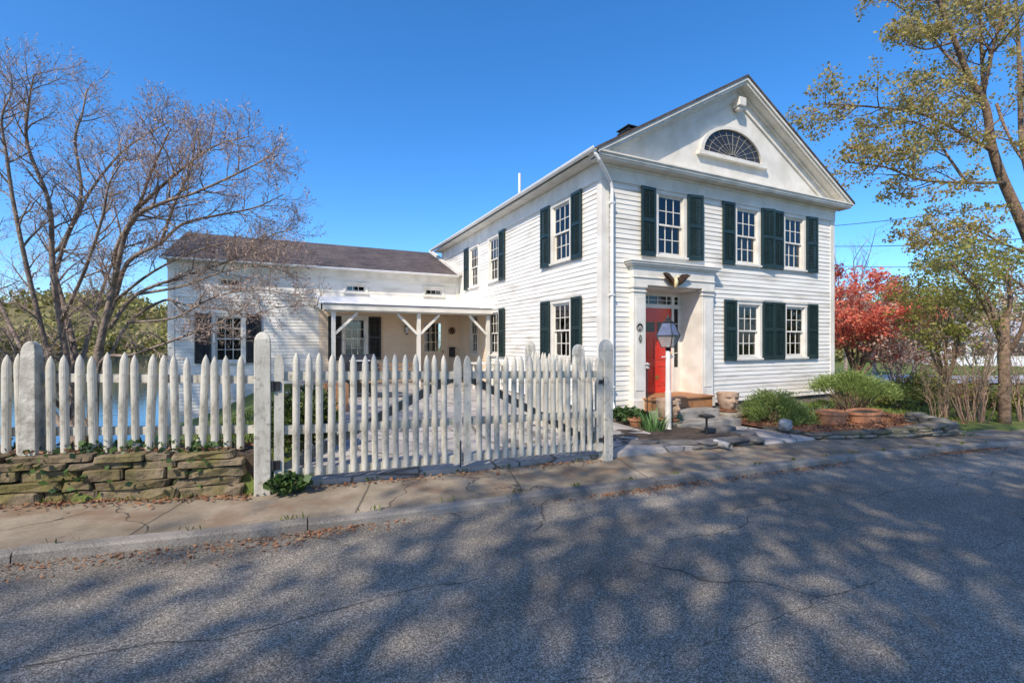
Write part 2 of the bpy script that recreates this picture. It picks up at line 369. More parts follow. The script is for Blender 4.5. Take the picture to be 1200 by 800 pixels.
for x in kx: b.v += [(x, -16.0, gz(x) - .13), (x, (kerb_y(x) - 16) / 2, gz(x) - .05), (x, kerb_y(x) + .02, gz(x) - .080)]
for i in range(len(kx) - 1):
    for q in (0, 1): a = 3 * i + q; b.f.append((a, a + 3, a + 4, a + 1))
kind(b.build('road', M['asphalt']), 'structure')
b = MB(); KR = random.Random(3)
for i in range(len(kx) - 1):
    x0, x1 = kx[i], kx[i + 1]
    if i % 4 == 0: x0 += .006; j0 = KR.uniform(-.010, .010); jz = KR.uniform(-.010, .010)
    if i % 4 == 3: x1 -= .004
    for x, s in ((x0, 0), (x1, 1)):
        y = kerb_y(x) + j0; g = gz(x) + jz - .004
        b.v += [(x, y, g - .15), (x, y + .012, g - .02), (x, y + .03, g), (x, y + .13, g + .004), (x, y + .13, g - .15)]
    o = len(b.v) - 10
    b.f += [(o + k, o + 5 + k, o + 6 + k, o + 1 + k) for k in range(4)] + [(o, o + 1, o + 2, o + 3, o + 4), (o + 9, o + 8, o + 7, o + 6, o + 5)]
kind(b.build('curb', M['granite']), 'structure')
b = MB(); PR = random.Random(5)
px_ = [-60 + i * 2 for i in range(20)] + [-20 + i * .25 for i in range(160)] + [20 + i * 2 for i in range(26)]
for x in px_:
    for q in range(5):
        w = 1.32 if x < 5 else 1.32 + (x - 5) * .08
        b.v.append((x, kerb_y(x) + .12 + (w - .12) * q / 4, gz(x) - .010 + (PR.uniform(-.008, .008) if q else 0)))
for i in range(len(px_) - 1):
    for q in range(4): a = 5 * i + q; b.f.append((a, a + 5, a + 6, a + 1))
kind(b.build('sidewalk', M['pavement'], smooth=True), 'structure')
# flagged yard between gate and porch, with the step up at the gate
def patio_z(x, y): return gz(x) + .055 + .028 * (y + 2.6)
b = MB(); gx = [-6.05 + i * .41 for i in range(11)] ; gx = [x for x in gx if x < -1.96] + [-1.96]; gy = [-2.62 + i * .4 for i in range(31)]
gx2 = gx + [-1.4, -.9, -.4, -.05]
for y in gy:
    for x in gx2: b.v.append((x, min(y, 9.34), patio_z(x, y)))
nx = len(gx2)
for j in range(len(gy) - 1):
    for i in range(nx - 1): a = j * nx + i; b.f.append((a, a + 1, a + 1 + nx, a + nx))
for i in range(nx - 1):
    x0, x1 = gx2[i], gx2[i + 1]; b.add([(x0, -2.62, gz(x0) - .1), (x1, -2.62, gz(x1) - .1), (x1, -2.62, patio_z(x1, -2.62)), (x0, -2.62, patio_z(x0, -2.62))], [(0, 1, 2, 3)])
kind(b.build('patio', M['flagstone']), 'structure')
def sheet(name, poly, dz, m, sub=0):
    """a bed or path: a sheet over the ground with a turned-down edge"""
    b = MB(); n = len(poly); c = sum((Vector((p[0], p[1], 0)) for p in poly), Vector()) / n
    rings = [1.0, .96, .8, .5, .2]
    for r in rings:
        for p in poly:
            x = c.x + (p[0] - c.x) * r; y = c.y + (p[1] - c.y) * r; b.v.append((x, y, gz(x) + (dz if r < 1 else dz - .06) + (R.uniform(-sub, sub) if r < .99 else 0)))
    for j in range(len(rings) - 1):
        for i in range(n): a = j * n + i; q = j * n + (i + 1) % n; b.f.append((a, q, q + n, a + n))
    b.f.append(tuple((len(rings) - 1) * n + i for i in range(n)))
    return kind(b.build(name, m, smooth=False), 'structure')
def dense(poly, step=.25):
    out = []
    for p, q in zip(poly, poly[1:] + poly[:1]):
        L = sqrt((p[0] - q[0]) ** 2 + (p[1] - q[1]) ** 2); k = max(1, int(L / step))
        out += [(p[0] + (q[0] - p[0]) * i / k, p[1] + (q[1] - p[1]) * i / k) for i in range(k)]
    return out
LAMP_BED = [(-1.25, -1.35), (-.9, -2.15), (.05, -2.55), (1.45, -2.62), (1.62, -2.0), (1.35, -1.35), (.75, -1.1), (.74, -.12), (-.55, -.12)]
sheet('planting_bed', dense(LAMP_BED), .085, M['soil'], .015)
WALK = [(1.5, -2.75), (3.05, -2.72), (2.95, -1.9), (2.75, -1.0), (.9, -1.0), (1.35, -1.3), (1.6, -1.9)]
sheet('garden_walk', dense(WALK), .03, M['flagstone'], .002)
RIGHT_BED = [(3.1, -2.70), (4.6, -3.0), (6.55, -3.35), (7.0, -2.9), (8.6, -1.6), (9.0, .3), (8.3, -.05), (3.3, -.05), (2.95, -1.0), (3.05, -1.9)]
sheet('mulch_bed', dense(RIGHT_BED), .10, M['mulch'], .02)
kind(MB().add([(-400, -60, -1.25), (40, -60, -1.25), (40, 300, -1.25), (-400, 300, -1.25)], [(0, 1, 2, 3)]).build('lake', M['water']), 'structure')
# hills beyond the lake and far right
def hill(name, cx, cy, rx, ry, h, rot):
    b = MB(); n, m_ = 40, 10; hr = random.Random(int(cx))
    ph = [hr.uniform(0, 6) for _ in range(4)]
    for j in range(m_ + 1):
        for i in range(n):
            a = 2 * pi * i / n; r = j / m_; X = rx * r * cos(a); Y = ry * r * sin(a)
            z = h * (cos(pi * r) * .5 + .5) * (1 + .15 * sin(3 * a + ph[0]) * r) - 3
            b.v.append((cx + X * cos(rot) - Y * sin(rot), cy + X * sin(rot) + Y * cos(rot), z))
    for j in range(m_):
        for i in range(n): a = j * n + i; q = j * n + (i + 1) % n; b.f.append((a, q, q + n, a + n))
    return b.build(name, M['hill'], smooth=True)
M['hill'] = mat('wooded_hill', (.07, .065, .025), (.17, .15, .055), .95, .12, .8, .6)
hb = hill('hills', -62, 165, 130, 42, 15, -TH)
hb2 = hill('hills_b', 105, 95, 90, 45, 9, -TH); hb3 = hill('hills_c', -160, 110, 60, 80, 13, 0)
for o in (hb2, hb3):
    o.name = 'hills'
for o in (hb, hb2, hb3): kind(o, 'structure')

# ================================================================== THE HOUSE
house = thing('house', (4.15, 5.8, -.30), 'white clapboard gabled house with dark green shutters, red front door and low side wing', 'house')
HW, HD, ZB = 8.31, 11.6, .08               # width, depth, foot of the clapboards
f_front = lambda a, o, z: (a, -o, z)
f_side = lambda a, o, z: (-o, a, z)
WY = 9.35; WX0 = -9.48
f_wing = lambda a, o, z: (a, WY - o, z)
f_right = lambda a, o, z: (HW + o, a, z)
def clap(mb, fr, a0, a1, z0, z1, holes=(), e=.109, out=.018, cut=None):
    z = z0; wr = random.Random(int(abs(a1) * 100)); oo = out
    while z < z1 - .005:
        zt = min(z + e, z1); out = oo * wr.uniform(.8, 1.25); zs = sorted({z, zt, *[h for o in holes for h in (o[2], o[3]) if z < h < zt]})
        for q0, q1 in zip(zs, zs[1:]):
            zm = (q0 + q1) / 2; seg = [(a0, a1)]
            if cut: seg = [cut(zm)]
            for (h0, h1, hz0, hz1) in holes:
                if hz0 < zm < hz1:
                    n_ = []
                    for s0, s1 in seg:
                        if h1 <= s0 or h0 >= s1: n_.append((s0, s1)); continue
                        if h0 > s0: n_.append((s0, h0))
                        if h1 < s1: n_.append((h1, s1))
                    seg = n_
            o0 = out * (1 - (q0 - z) / e * .75); o1 = out * (1 - (q1 - z) / e * .75)
            for s0, s1 in seg:
                vs = [fr(s0, o0, q0), fr(s1, o0, q0), fr(s1, o1, q1), fr(s0, o1, q1)]; fs = [(0, 1, 2, 3)]
                if q0 == z: vs += [fr(s0, .001, q0), fr(s1, .001, q0)]; fs.append((0, 4, 5, 1))
                mb.add(vs, fs)
        z = zt
    return mb
def lathe_rows(): pass
def window(fr, ac, w, z0, z1, label=None, curtain='valance', cols=3, rows=2, parent=None, casing=.09, plain=False):
    """frame > sash, pane, curtain, sill, interior; a0..a1 is the sash opening"""
    P = parent or house; a0, a1 = ac - w / 2, ac + w / 2; zm = (z0 + z1) / 2
    b = MB()
    b.fbox(fr, a0 - casing, a0, -.02, .035, z0 - .03, z1 + .0).fbox(fr, a1, a1 + casing, -.02, .035, z0 - .03, z1 + .0)
    b.fbox(fr, a0 - casing - .01, a1 + casing + .01, -.02, .040, z1, z1 + casing).fbox(fr, a0 - casing - .03, a1 + casing + .03, -.02, .062, z1 + casing, z1 + casing + .03)
    b.fbox(fr, a0 - .001, a0 + .02, -.10, .02, z0, z1).fbox(fr, a1 - .02, a1 + .001, -.10, .02, z0, z1).fbox(fr, a0 + .02, a1 - .02, -.10, .02, z1 - .02, z1 - .001)
    F = b.build('window', M['trim'], P, recalc=True)
    if label: F['label'] = label
    b = MB().fbox(fr, a0 - casing - .02, a1 + casing + .02, -.02, .075, z0 - .075, z0 - .03).fbox(fr, a0 - casing, a1 + casing, -.02, .03, z0 - .13, z0 - .075)
    b.build('sill', M['trim'], F, recalc=True)
    b = MB(); i0, i1 = a0 + .02, a1 - .02
    def sash(o0, o1, q0, q1, bot):
        st = .042
        b.fbox(fr, i0, i0 + st, o0, o1, q0, q1).fbox(fr, i1 - st, i1, o0, o1, q0, q1)
        b.fbox(fr, i0 + st, i1 - st, o0, o1, q1 - .04, q1).fbox(fr, i0 + st, i1 - st, o0, o1, q0, q0 + bot)
        for c in range(1, cols):
            x = i0 + st + (i1 - i0 - 2 * st) * c / cols; b.fbox(fr, x - .009, x + .009, o0 + .004, o1 - .004, q0 + bot, q1 - .04)
        for r in range(1, rows):
            z = q0 + bot + (q1 - .04 - q0 - bot) * r / rows; b.fbox(fr, i0 + st, i1 - st, o0 + .006, o1 - .006, z - .009, z + .009)
    if plain: sash(-.05, -.02, z0, z1 - .02, .045)
    else: sash(-.045, -.015, zm - .02, z1 - .02, .04); sash(-.085, -.05, z0, zm + .02, .06)
    b.build('sash', M['trim'], F, recalc=True)
    if plain: b = MB().fbox(fr, i0 + .03, i1 - .03, -.037, -.033, z0 + .03, z1 - .05)
    else: b = MB().fbox(fr, i0 + .03, i1 - .03, -.032, -.028, zm + .01, z1 - .05).fbox(fr, i0 + .03, i1 - .03, -.070, -.066, z0 + .04, zm - .01)
    b.build('pane', M['glass'], F, recalc=True)
    # the room behind: dark, with the curtains the photo shows
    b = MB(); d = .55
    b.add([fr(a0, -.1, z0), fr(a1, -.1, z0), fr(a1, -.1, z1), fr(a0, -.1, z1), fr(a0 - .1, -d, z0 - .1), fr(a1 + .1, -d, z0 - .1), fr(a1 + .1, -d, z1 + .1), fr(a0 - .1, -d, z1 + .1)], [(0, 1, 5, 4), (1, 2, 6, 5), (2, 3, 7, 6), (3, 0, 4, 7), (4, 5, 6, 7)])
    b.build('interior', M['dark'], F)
    def drape(c0, c1, q0, q1, ph=0.0):
        n = 36; vs = []
        for i in range(n + 1):
            x = c0 + (c1 - c0) * i / n; o = -.125 + .02 * sin(i * 1.35 + ph) ; vs += [fr(x, o, q0 + .012 * sin(i * .9 + ph)), fr(x, o * 1.0, q1)]
        cb.add(vs, [(2 * i, 2 * i + 2, 2 * i + 3, 2 * i + 1) for i in range(n)])
    cb = MB()
    if curtain == 'valance': drape(a0, a1, z1 - .36, z1 - .01); drape(a0, a0 + w * .24, z0, z1 - .3, 1); drape(a1 - w * .32, a1, z0, z1 - .3, 2)
    elif curtain == 'right': drape(a0 + w * .60, a1, z0, z1, 1)
    elif curtain == 'lower': drape(a0, a1, z0, zm + .0, 1)
    elif curtain == 'full': drape(a0, a1, z0, z1, 1)
    elif curtain == 'sides': drape(a0, a0 + w * .25, z0, z1, 1); drape(a1 - w * .25, a1, z0, z1, 2)
    if curtain: cb.build('curtain', M['curtain'], F)
    return F
def shutter(fr, a0, z0, z1, w=.44, m='shutter', ang=0.0, parent=None, hinge=0):
    b = MB(); pv = a0 if hinge == 0 else a0 + w
    def f2(a, o, z):
        da = a - pv; return fr(pv + da * cos(ang) , o + abs(da) * sin(ang), z)
    st = .055; o0, o1 = .034, .070
    zmid = z0 + (z1 - z0) * .52
    b.fbox(f2, a0, a0 + st, o0, o1, z0, z1).fbox(f2, a0 + w - st, a0 + w, o0, o1, z0, z1)
    for q0, q1 in ((z0, z0 + .10), (zmid - .04, zmid + .04), (z1 - .07, z1)): b.fbox(f2, a0 + st, a0 + w - st, o0, o1, q0, q1)
    for q0, q1 in ((z0 + .10, zmid - .04), (zmid + .04, z1 - .07)):
        n = int((q1 - q0) / .043)
        for i in range(n):
            z = q0 + (i + .5) * (q1 - q0) / n; x0, x1 = a0 + st - .004, a0 + w - st + .004
            vs = [f2(x0, o0 + .004, z + .017), f2(x1, o0 + .004, z + .017), f2(x1, o1 - .006, z - .017), f2(x0, o1 - .006, z - .017)]
            vs += [f2(x0, o0 + .004, z + .025), f2(x1, o0 + .004, z + .025), f2(x1, o1 - .006, z - .009), f2(x0, o1 - .006, z - .009)]
            b.add(vs, [(0, 1, 2, 3), (7, 6, 5, 4), (3, 2, 6, 7), (0, 4, 5, 1)])
    b.fbox(f2, a0 + w / 2 - .008, a0 + w / 2 + .008, o1 + .001, o1 + .014, z0 + .16, zmid - .1).fbox(f2, a0 + w / 2 - .008, a0 + w / 2 + .008, o1 + .001, o1 + .014, zmid + .1, z1 - .14)
    return b.build('shutter', M[m], parent or house, recalc=True)
ZA1, ZB1, ZA0, ZB0 = 5.12, 3.545, 2.655, 1.114
def zwin(zb, za): return zb + .08, za - .10
def hole(ac, w, z): return (ac - w / 2 - .001, ac + w / 2 + .001, z[0] - .001, z[1] + .001)
up, lo = zwin(ZB1, ZA1), zwin(ZB0, ZA0); WW = .80
fw = [(1.97, up), (4.60, up), (6.50, up), (4.66, lo), (6.56, lo)]
PX0, PX1, RX0, RX1 = .74, 3.22, 1.09, 2.85      # doorway surround and its recess
b = clap(MB(), f_front, .0, HW, ZB, 5.14, [hole(a, WW, z) for a, z in fw] + [(PX0 + .05, PX1 - .05, ZB, 3.3)])
b.build('front_wall', M['siding'], house)
sw = [(1.66, up, .80), (1.66, lo, .80), (5.88, up, .76), (7.69, up, .80), (5.88, lo, .76), (7.69, lo, .72)]
LZ = lambda z: (z[0], z[1])
b = clap(MB(), f_side, 0, HD, ZB, 5.14, [hole(a, w, z) for a, z, w in sw])
b.build('side_wall', M['siding'], house)
b = MB(); clap(b, f_right, 0, HD, ZB, 5.14); clap(b, lambda a, o, z: (a, HD + o, z), 0, HW, ZB, 5.14); b.build('rear_wall', M['siding'], house)
b = MB()
b.box(.05, HW - .05, .05, .35, -1.0, ZB + .03).box(.05, .35, .351, HD - .05, -1.0, ZB + .03).box(HW - .35, HW - .05, .351, HD - .05, -1.0, ZB + .03)
b.build('foundation', M['ledge_stone'], house, recalc=True)
b = MB().box(-.03, .16, -.032, -.001, ZB - .02, 5.13).box(-.033, -.001, .0, .15, ZB - .02, 5.128); b.build('corner_board', M['trim'], house, recalc=True)
b = MB().box(HW - .16, HW + .03, -.032, -.001, ZB - .02, 5.13).box(HW + .001, HW + .033, .0, .15, ZB - .02, 5.128); b.build('corner_board', M['trim'], house, recalc=True)
# frieze and cornice
b = MB().box(-.04, HW + .04, -.045, .0, 5.125, 5.46).box(-.05, HW + .05, -.07, -.0451, 5.40, 5.462)
b.box(-.045, -.001, .001, HD, 5.124, 5.52).box(HW + .001, HW + .045, .001, HD, 5.124, 5.52)
b.build('frieze', M['trim'], house, recalc=True)
b = MB().box(-.30, HW + .30, -.31, .0, 5.463, 5.505).box(-.33, HW + .33, -.335, .0, 5.506, 5.565).box(-.36, HW + .36, -.365, .0, 5.566, 5.60)
b.box(-.34, -.001, .002, HD + .2, 5.53, 5.575).box(HW + .001, HW + .34, .002, HD + .2, 5.53, 5.575)
b.build('cornice', M['trim'], house, recalc=True)
RZ, RP, RXm = 5.66, 8.24, HW / 2
sl = (RP - RZ) / (RXm + .36); nrm = sqrt(1 + sl * sl)
zr = lambda x: RP - sl * abs(x - RXm)
b = MB()
for sgn in (-1, 1):
    e = RXm + sgn * (RXm + .40)
    vs = []
    for y in (-.39, HD + .3):
        for x, dz in ((e, 0), (RXm, 0), (RXm, -.055), (e, -.055)): vs.append((x, y, zr(x) + dz))
    b.add(vs, [(0, 1, 2, 3), (7, 6, 5, 4), (0, 4, 5, 1), (2, 6, 7, 3), (0, 3, 7, 4), (1, 5, 6, 2)])
ROOF = b.build('roof', M['shingle'], house, recalc=True)
b = MB().add([(-.0, -.02, 5.56), (HW, -.02, 5.56), (RXm, -.02, RP - .10)], [(0, 1, 2)])
TYM = b.build('tympanum', M['trim'], house)
b = MB()
def rake(o0, o1, d0, d1, x_end):
    """board under both roof slopes between depths d0..d1 below the roof"""
    for sgn in (-1, 1):
        xs_ = RXm + sgn * (RXm + x_end); vs = []
        for o in (o0, o1): vs += [f_front(xs_, o, zr(xs_) - d0), f_front(RXm, o, RP - d0), f_front(RXm, o, RP - d1), f_front(xs_, o, zr(xs_) - d1)]
        b.add(vs, [(0, 1, 2, 3), (7, 6, 5, 4), (0, 4, 5, 1), (2, 6, 7, 3), (0, 3, 7, 4), (1, 5, 6, 2)])
rake(.33, .37, .057, .13, .36); rake(.28, .3299, .10, .20, .33); rake(.02, .2799, .17, .215, .30); rake(.021, .12, .216, .29, .22); rake(.0215, .06, .291, .52, -.25)
b.build('rake_board', M['trim'], house, recalc=True)
# half-round attic light
FX, FZ, FA, FB = 4.03, 6.24, 1.05, .70
arc = [(FX + FA * cos(pi * i / 28), FZ + FB * sin(pi * i / 28)) for i in range(29)]
fan = MB(); 
for i in range(28):
    (xa, za), (xb, zb) = arc[i], arc[i + 1]; g = 1.10
    Xa, Za, Xb, Zb = FX + (xa - FX) * g, FZ + (za - FZ) * g, FX + (xb - FX) * g, FZ + (zb - FZ) * g
    vs = [f_front(p, o, q) for o in (.0205, .085) for p, q in ((xa, za), (Xa, Za), (Xb, Zb), (xb, zb))]
    fan.add(vs, [(0, 1, 2, 3), (7, 6, 5, 4), (0, 4, 5, 1), (1, 5, 6, 2), (2, 6, 7, 3), (3, 7, 4, 0)])
FAN = fan.build('attic_window', M['trim'], house, recalc=True)
MB().prism(arc, f_front, .021, .032).build('pane', M['fan_glass'], FAN, recalc=True)
b = MB()
for i in range(1, 12):
    a = pi * i / 12; b.bar(f_front(FX + .14 * cos(a), .040, FZ + .10 * sin(a)), f_front(FX + FA * cos(a) * .99, .040, FZ + FB * sin(a) * .99), .010, .010, (0, 1, 0))
for rr in (.14, .5, .8):
    for i in range(20):
        a, c = pi * i / 20, pi * (i + 1) / 20; b.bar(f_front(FX + FA * rr * cos(a), .043, FZ + FB * rr * sin(a)), f_front(FX + FA * rr * cos(c), .043, FZ + FB * rr * sin(c)), .009, .009, (0, 1, 0))
b.build('muntins', M['grey_tin_'], FAN, recalc=True)
MB().box(FX - FA - .2, FX + FA + .2, -.13, -.0205, FZ - .10, FZ - .005).build('sill', M['trim'], FAN, recalc=True)
b = MB().box(4.02, 4.28, -.25, -.0205, 7.52, 7.74).box(4.06, 4.24, -.20, -.06, 7.44, 7.519); bevel(b.build('gable_light', M['trim'], house, recalc=True), .02, 2)
# gutter, downspout, chimney cap and vent pipe
def gutter(name, p, q, r=.055, parent=house):
    b = MB(); n = 8; p = Vector(p); q = Vector(q); d = (q - p).normalized(); side = d.cross(Vector((0, 0, 1)))
    for P_ in (p, q):
        for i in range(n + 1):
            a = pi + pi * i / n; b.v.append(tuple(P_ + side * (r * cos(a)) + Vector((0, 0, r * sin(a) * 1.2))))
        for i in range(n + 1):
            a = 2 * pi - pi * i / n; b.v.append(tuple(P_ + side * ((r - .008) * cos(a)) + Vector((0, 0, (r - .008) * sin(a) * 1.2))))
    k = 2 * (n + 1)
    b.f += [(i, (i + 1) % k, (i + 1) % k + k, i + k) for i in range(k)] + [tuple(range(k)), tuple(range(2 * k - 1, k - 1, -1))]
    return b.build(name, M['metal_white'], parent, recalc=True)
gutter('gutter', (-.42, -.36, 5.64), (-.42, HD + .3, 5.66), .065)
b = MB().tube([(-.40, -.28, 5.60), (-.38, -.30, 5.50), (-.30, -.30, 5.40), (-.06, -.20, 5.22), (.14, -.11, 5.06), (.20, -.09, 4.92), (.20, -.09, .30), (.20, -.16, .14)], [.036] * 8, 10)
for z in (4.6, 2.6, .6): b.box(.145, .255, -.13, -.033, z, z + .03)
b.build('downspout', M['metal_white'], house, smooth=False, recalc=True)
b = MB().box(3.80, 4.32, 3.7, 4.2, 7.6, 8.46); CH = b.build('chimney', M['ledge_stone'], house, recalc=True)
b = MB().box(3.76, 4.36, 3.66, 4.24, 8.461, 8.50)
for x in (3.82, 4.30):
    for y in (3.72, 4.18): b.box(x - .02, x + .02, y - .02, y + .02, 8.501, 8.585)
b.box(3.74, 4.38, 3.64, 4.26, 8.586, 8.61); b.build('chimney_cap', M['black_metal'], CH, recalc=True)
MB().tube([(1.5, 7.0, 6.5), (1.5, 7.0, 7.75)], [.05, .05], 10).build('vent_pipe', M['metal_white'], house)
# windows and shutters of the front
for a, z in fw:
    window(f_front, a, WW, *z, curtain='valance' if z is up else 'right')
    za, zb = (ZA1, ZB1) if z is up else (ZA0, ZB0)
    shutter(f_front, a - .94, zb, za, hinge=1, ang=R.choice((0, 0, .05))); shutter(f_front, a + .50, zb, za, hinge=0, ang=R.choice((.02, .10, .16)) if z is up else .02)
# side wall
for i, (a, z, w) in enumerate(sw):
    window(f_side, a, w, *z, curtain=('valance', 'valance', 'lower', 'lower', 'full', None)[i])
for z0, z1 in ((ZB1, ZA1), (ZB0, ZA0)):
    shutter(f_side, 1.66 - .95, z0, z1, hinge=1, ang=.03); shutter(f_side, 1.66 + .51, z0, z1, hinge=0, ang=.05)
    shutter(f_side, 5.88 - .93, z0, z1, hinge=1, ang=.03)
shutter(f_side, 7.69 + .50, ZB1, ZA1, hinge=0, ang=.04)
# the doorway: pilasters, entablature, deep recess, transom, sidelights, red door
b = MB()
for x0, x1 in ((PX0, RX0), (RX1, PX1)):
    P_ = MB().box(x0, x1, -.15, .0, ZB + .22, 2.86).box(x0 - .025, x1 + .025, -.18, .0, ZB - .05, ZB + .22).box(x0 + .06, x1 - .06, -.162, -.15, .5, 2.60)
    P_.box(x0 - .02, x1 + .02, -.172, .0, 2.70, 2.735).box(x0 - .03, x1 + .03, -.185, .0, 2.80, 2.861)
    bevel(P_.build('pilaster', M['trim'], house, recalc=True), .006)
b = MB().box(PX0 - .02, PX1 + .02, -.17, .0, 2.863, 3.02).box(PX0 - .03, PX1 + .03, -.19, .0, 3.021, 3.05).box(PX0 - .02, PX1 + .02, -.165, .0, 3.051, 3.28)
b.box(PX0 - .10, PX1 + .10, -.22, .0, 3.281, 3.325).box(PX0 - .14, PX1 + .14, -.25, .0, 3.326, 3.37).box(PX0 - .17, PX1 + .17, -.27, .0, 3.371, 3.40)
bevel(b.build('entablature', M['trim'], house, recalc=True), .006)
D = .55
b = MB().box(RX0 - .05, RX0, -.001, D, .10, 2.862).box(RX1, RX1 + .05, -.001, D, .10, 2.862).box(RX0, RX1, -.001, D, 2.82, 2.8625)
DX0, DX1 = 1.56, 2.53
b.box(RX0, RX1, D, D + .03, 2.72, 2.82).box(RX0, DX0 - .28, D, D + .03, .3, 2.72).box(DX1 + .24, RX1, D, D + .03, .3, 2.72)
for x in (DX0 - .07, DX1): b.box(x, x + .07, D - .03, D + .05, .3, 2.72)
b.box(RX0, RX1, D - .032, D + .03, 2.42, 2.52)
b.box(DX1 + .0701, DX1 + .24, D, D + .03, .3, .95).box(DX0 - .28, DX0 - .0701, D, D + .03, .3, .95)
b.build('door_recess', M['trim'], house, recalc=True)
MB().box(RX0, RX1, -.10, D + .05, .24, .33).box(RX0 - .06, RX1 + .02, -.42, -.101, .05, .30).box(RX0 - .09, RX1 + .05, -.46, -.1005, .301, .335).build('threshold', M['wood_step'], house, recalc=True)
TR = MB().box(RX0, RX1, D + .012, D + .016, 2.52, 2.72).build('transom', M['glass'], house, recalc=True)
b = MB()
for x in (RX0, 1.5, 1.79, 2.08, 2.37, 2.62, RX1 - .02): b.box(x, x + .02, D - .005, D + .011, 2.52, 2.72)
b.box(RX0 + .021, RX1 - .021, D - .003, D + .009, 2.612, 2.626); b.build('muntins', M['trim'], TR, recalc=True)
for x0, x1 in ((DX1 + .0701, DX1 + .24), (DX0 - .28, DX0 - .0701)):
    sl_ = MB().box(x0, x1, D + .012, D + .016, .951, 2.419).build('sidelight', M['glass'], house, recalc=True)
    b = MB()
    for z in (1.3, 1.67, 2.04): b.box(x0, x1, D - .004, D + .01, z, z + .016)
    b.build('muntins', M['trim'], sl_, recalc=True)
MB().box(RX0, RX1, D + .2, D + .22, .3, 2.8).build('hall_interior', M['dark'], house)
b = MB().box(DX0, DX1, D, D + .045, .335, 2.419)
PN = [(.11, .43, 1.50, 1.74), (.51, .83, 1.50, 1.74), (.11, .43, .62 + .2, 1.36), (.51, .83, .62 + .2, 1.36), (.11, .43, .18, .68), (.51, .83, .18, .68)]
DOOR = b.build('front_door', M['red'], house, recalc=True)
b = MB()
for x0, x1, z0, z1 in [(x0, x1, z0 + .335, z1 + .335) for x0, x1, z0, z1 in PN[2:]]:
    X0, X1 = DX0 + x0, DX0 + x1
    b.box(X0, X1, D - .014, D - .0005, z0, z0 + .03).box(X0, X1, D - .014, D - .0005, z1 - .03, z1).box(X0, X0 + .03, D - .014, D - .0005, z0 + .03, z1 - .03).box(X1 - .03, X1, D - .014, D - .0005, z0 + .03, z1 - .03)
    b.box(X0 + .06, X1 - .06, D - .010, D - .0005, z0 + .06, z1 - .06)
bevel(b.build('door_panel', M['red'], DOOR, recalc=True), .004)
for x0, x1, z0, z1 in PN[:2]: MB().box(DX0 + x0, DX0 + x1, D - .006, D - .0005, z0 + .335, z1 + .335).build('door_light', M['fan_glass'], DOOR, recalc=True)
MB().lathe((DX1 - .07, D - .06, 1.30), [(.0, -.03), (.025, -.02), (.033, .0), (.025, .02), (.0, .03)], 12).box(DX1 - .08, DX1 - .06, D - .04, D - .0005, 1.29, 1.31).build('door_knob', M['brass'], DOOR, smooth=True)
b = MB()                                                   # brass star emblem low on the door
for i in range(5):
    a = pi / 2 + 2 * pi * i / 5; c = Vector((2.06, D - .012, .72)); b.bar(c, c + Vector((.075 * cos(a), 0, .075 * sin(a))), .02, .008, (0, 1, 0))
b.build('door_emblem', M['brass'], DOOR, recalc=True)
b = bevel(MB().box(.90, 2.62, -.84, -.461, -.4, .09).build('door_step', M['step_stone'], house, recalc=True), .015, 2)
b = bevel(MB().box(.95, 2.75, -1.30, -.841, -.45, -.075).build('door_step', M['step_stone'], house, recalc=True), .015, 2)

# ------------------------------------------------------------------ the wing and its porch
WZ, WR, WD = 4.16, 5.78, 3.85               # eave, ridge and half depth
def wing_win(px0, px1): pass
small = [(-1.06, 3.40, 3.64), (-3.95, 3.40, 3.64), (-7.82, 3.40, 3.64)]
wwin = (-3.97, .98, 2.42); lwin = (-7.88, .95, 2.42)
PZ0, PX_L = 2.53, -5.12
hl = [(x - .36, x + .36, z0, z1) for x, z0, z1 in small] + [(wwin[0] - .38, wwin[0] + .38, wwin[1], wwin[2]), (lwin[0] - .40, lwin[0] + .40, lwin[1], lwin[2])]
b = clap(MB(), f_wing, WX0, -.001, 3.12, 4.02, hl); clap(b, f_wing, WX0, PX_L - .05, -1.9, 3.12, hl)
clap(b, lambda a, o, z: (WX0 - o, a, z), WY, WY + 2 * WD, -1.9, 4.1)
b.add([(WX0, WY, 4.1), (WX0, WY + 2 * WD, 4.1), (WX0, WY + WD, WR - .1)], [(0, 1, 2)])
b.build('wing_wall', M['siding'], house)
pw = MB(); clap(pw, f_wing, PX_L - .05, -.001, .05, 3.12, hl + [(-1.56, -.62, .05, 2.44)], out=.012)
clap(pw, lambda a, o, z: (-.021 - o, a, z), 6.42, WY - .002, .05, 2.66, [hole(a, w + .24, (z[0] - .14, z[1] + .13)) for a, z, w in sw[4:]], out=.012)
pw.build('porch_wall', M['cream'], house)  # the wing's white siding, carrying the painted-in warm bounce
for b in (MB().box(WX0 - .03, WX0 + .14, WY - .032, WY - .001, -1.9, 4.02).box(WX0 - .033, WX0 - .001, WY, WY + .14, -1.9, 4.02), MB().box(-.16, -.022, WY - .032, WY - .001, 3.2, 4.02)): b.build('corner_board', M['trim'], house, recalc=True)
b = MB().box(WX0 - .05, -.001, WY - .05, WY, 3.88, 4.12).box(WX0 - .1, -.03, WY - .30, WY, 4.121, 4.16); b.build('wing_frieze', M['trim'], house, recalc=True)
b = MB(); ws = (WR - WZ) / (WD + .34)
for y0, y1, s in ((WY - .34, WY + WD, 1), (WY + 2 * WD + .34, WY + WD, -1)):
    vs = [(x, y, z) for x in (WX0 - .18, -.002) for y, z in ((y0, WZ + .01), (y1, WR), (y1, WR - .06), (y0, WZ - .045))]
    b.add(vs, [(0, 1, 2, 3), (7, 6, 5, 4), (0, 4, 5, 1), (2, 6, 7, 3), (0, 3, 7, 4)])
b.build('wing_roof', M['shingle'], house, recalc=True)
b = MB()
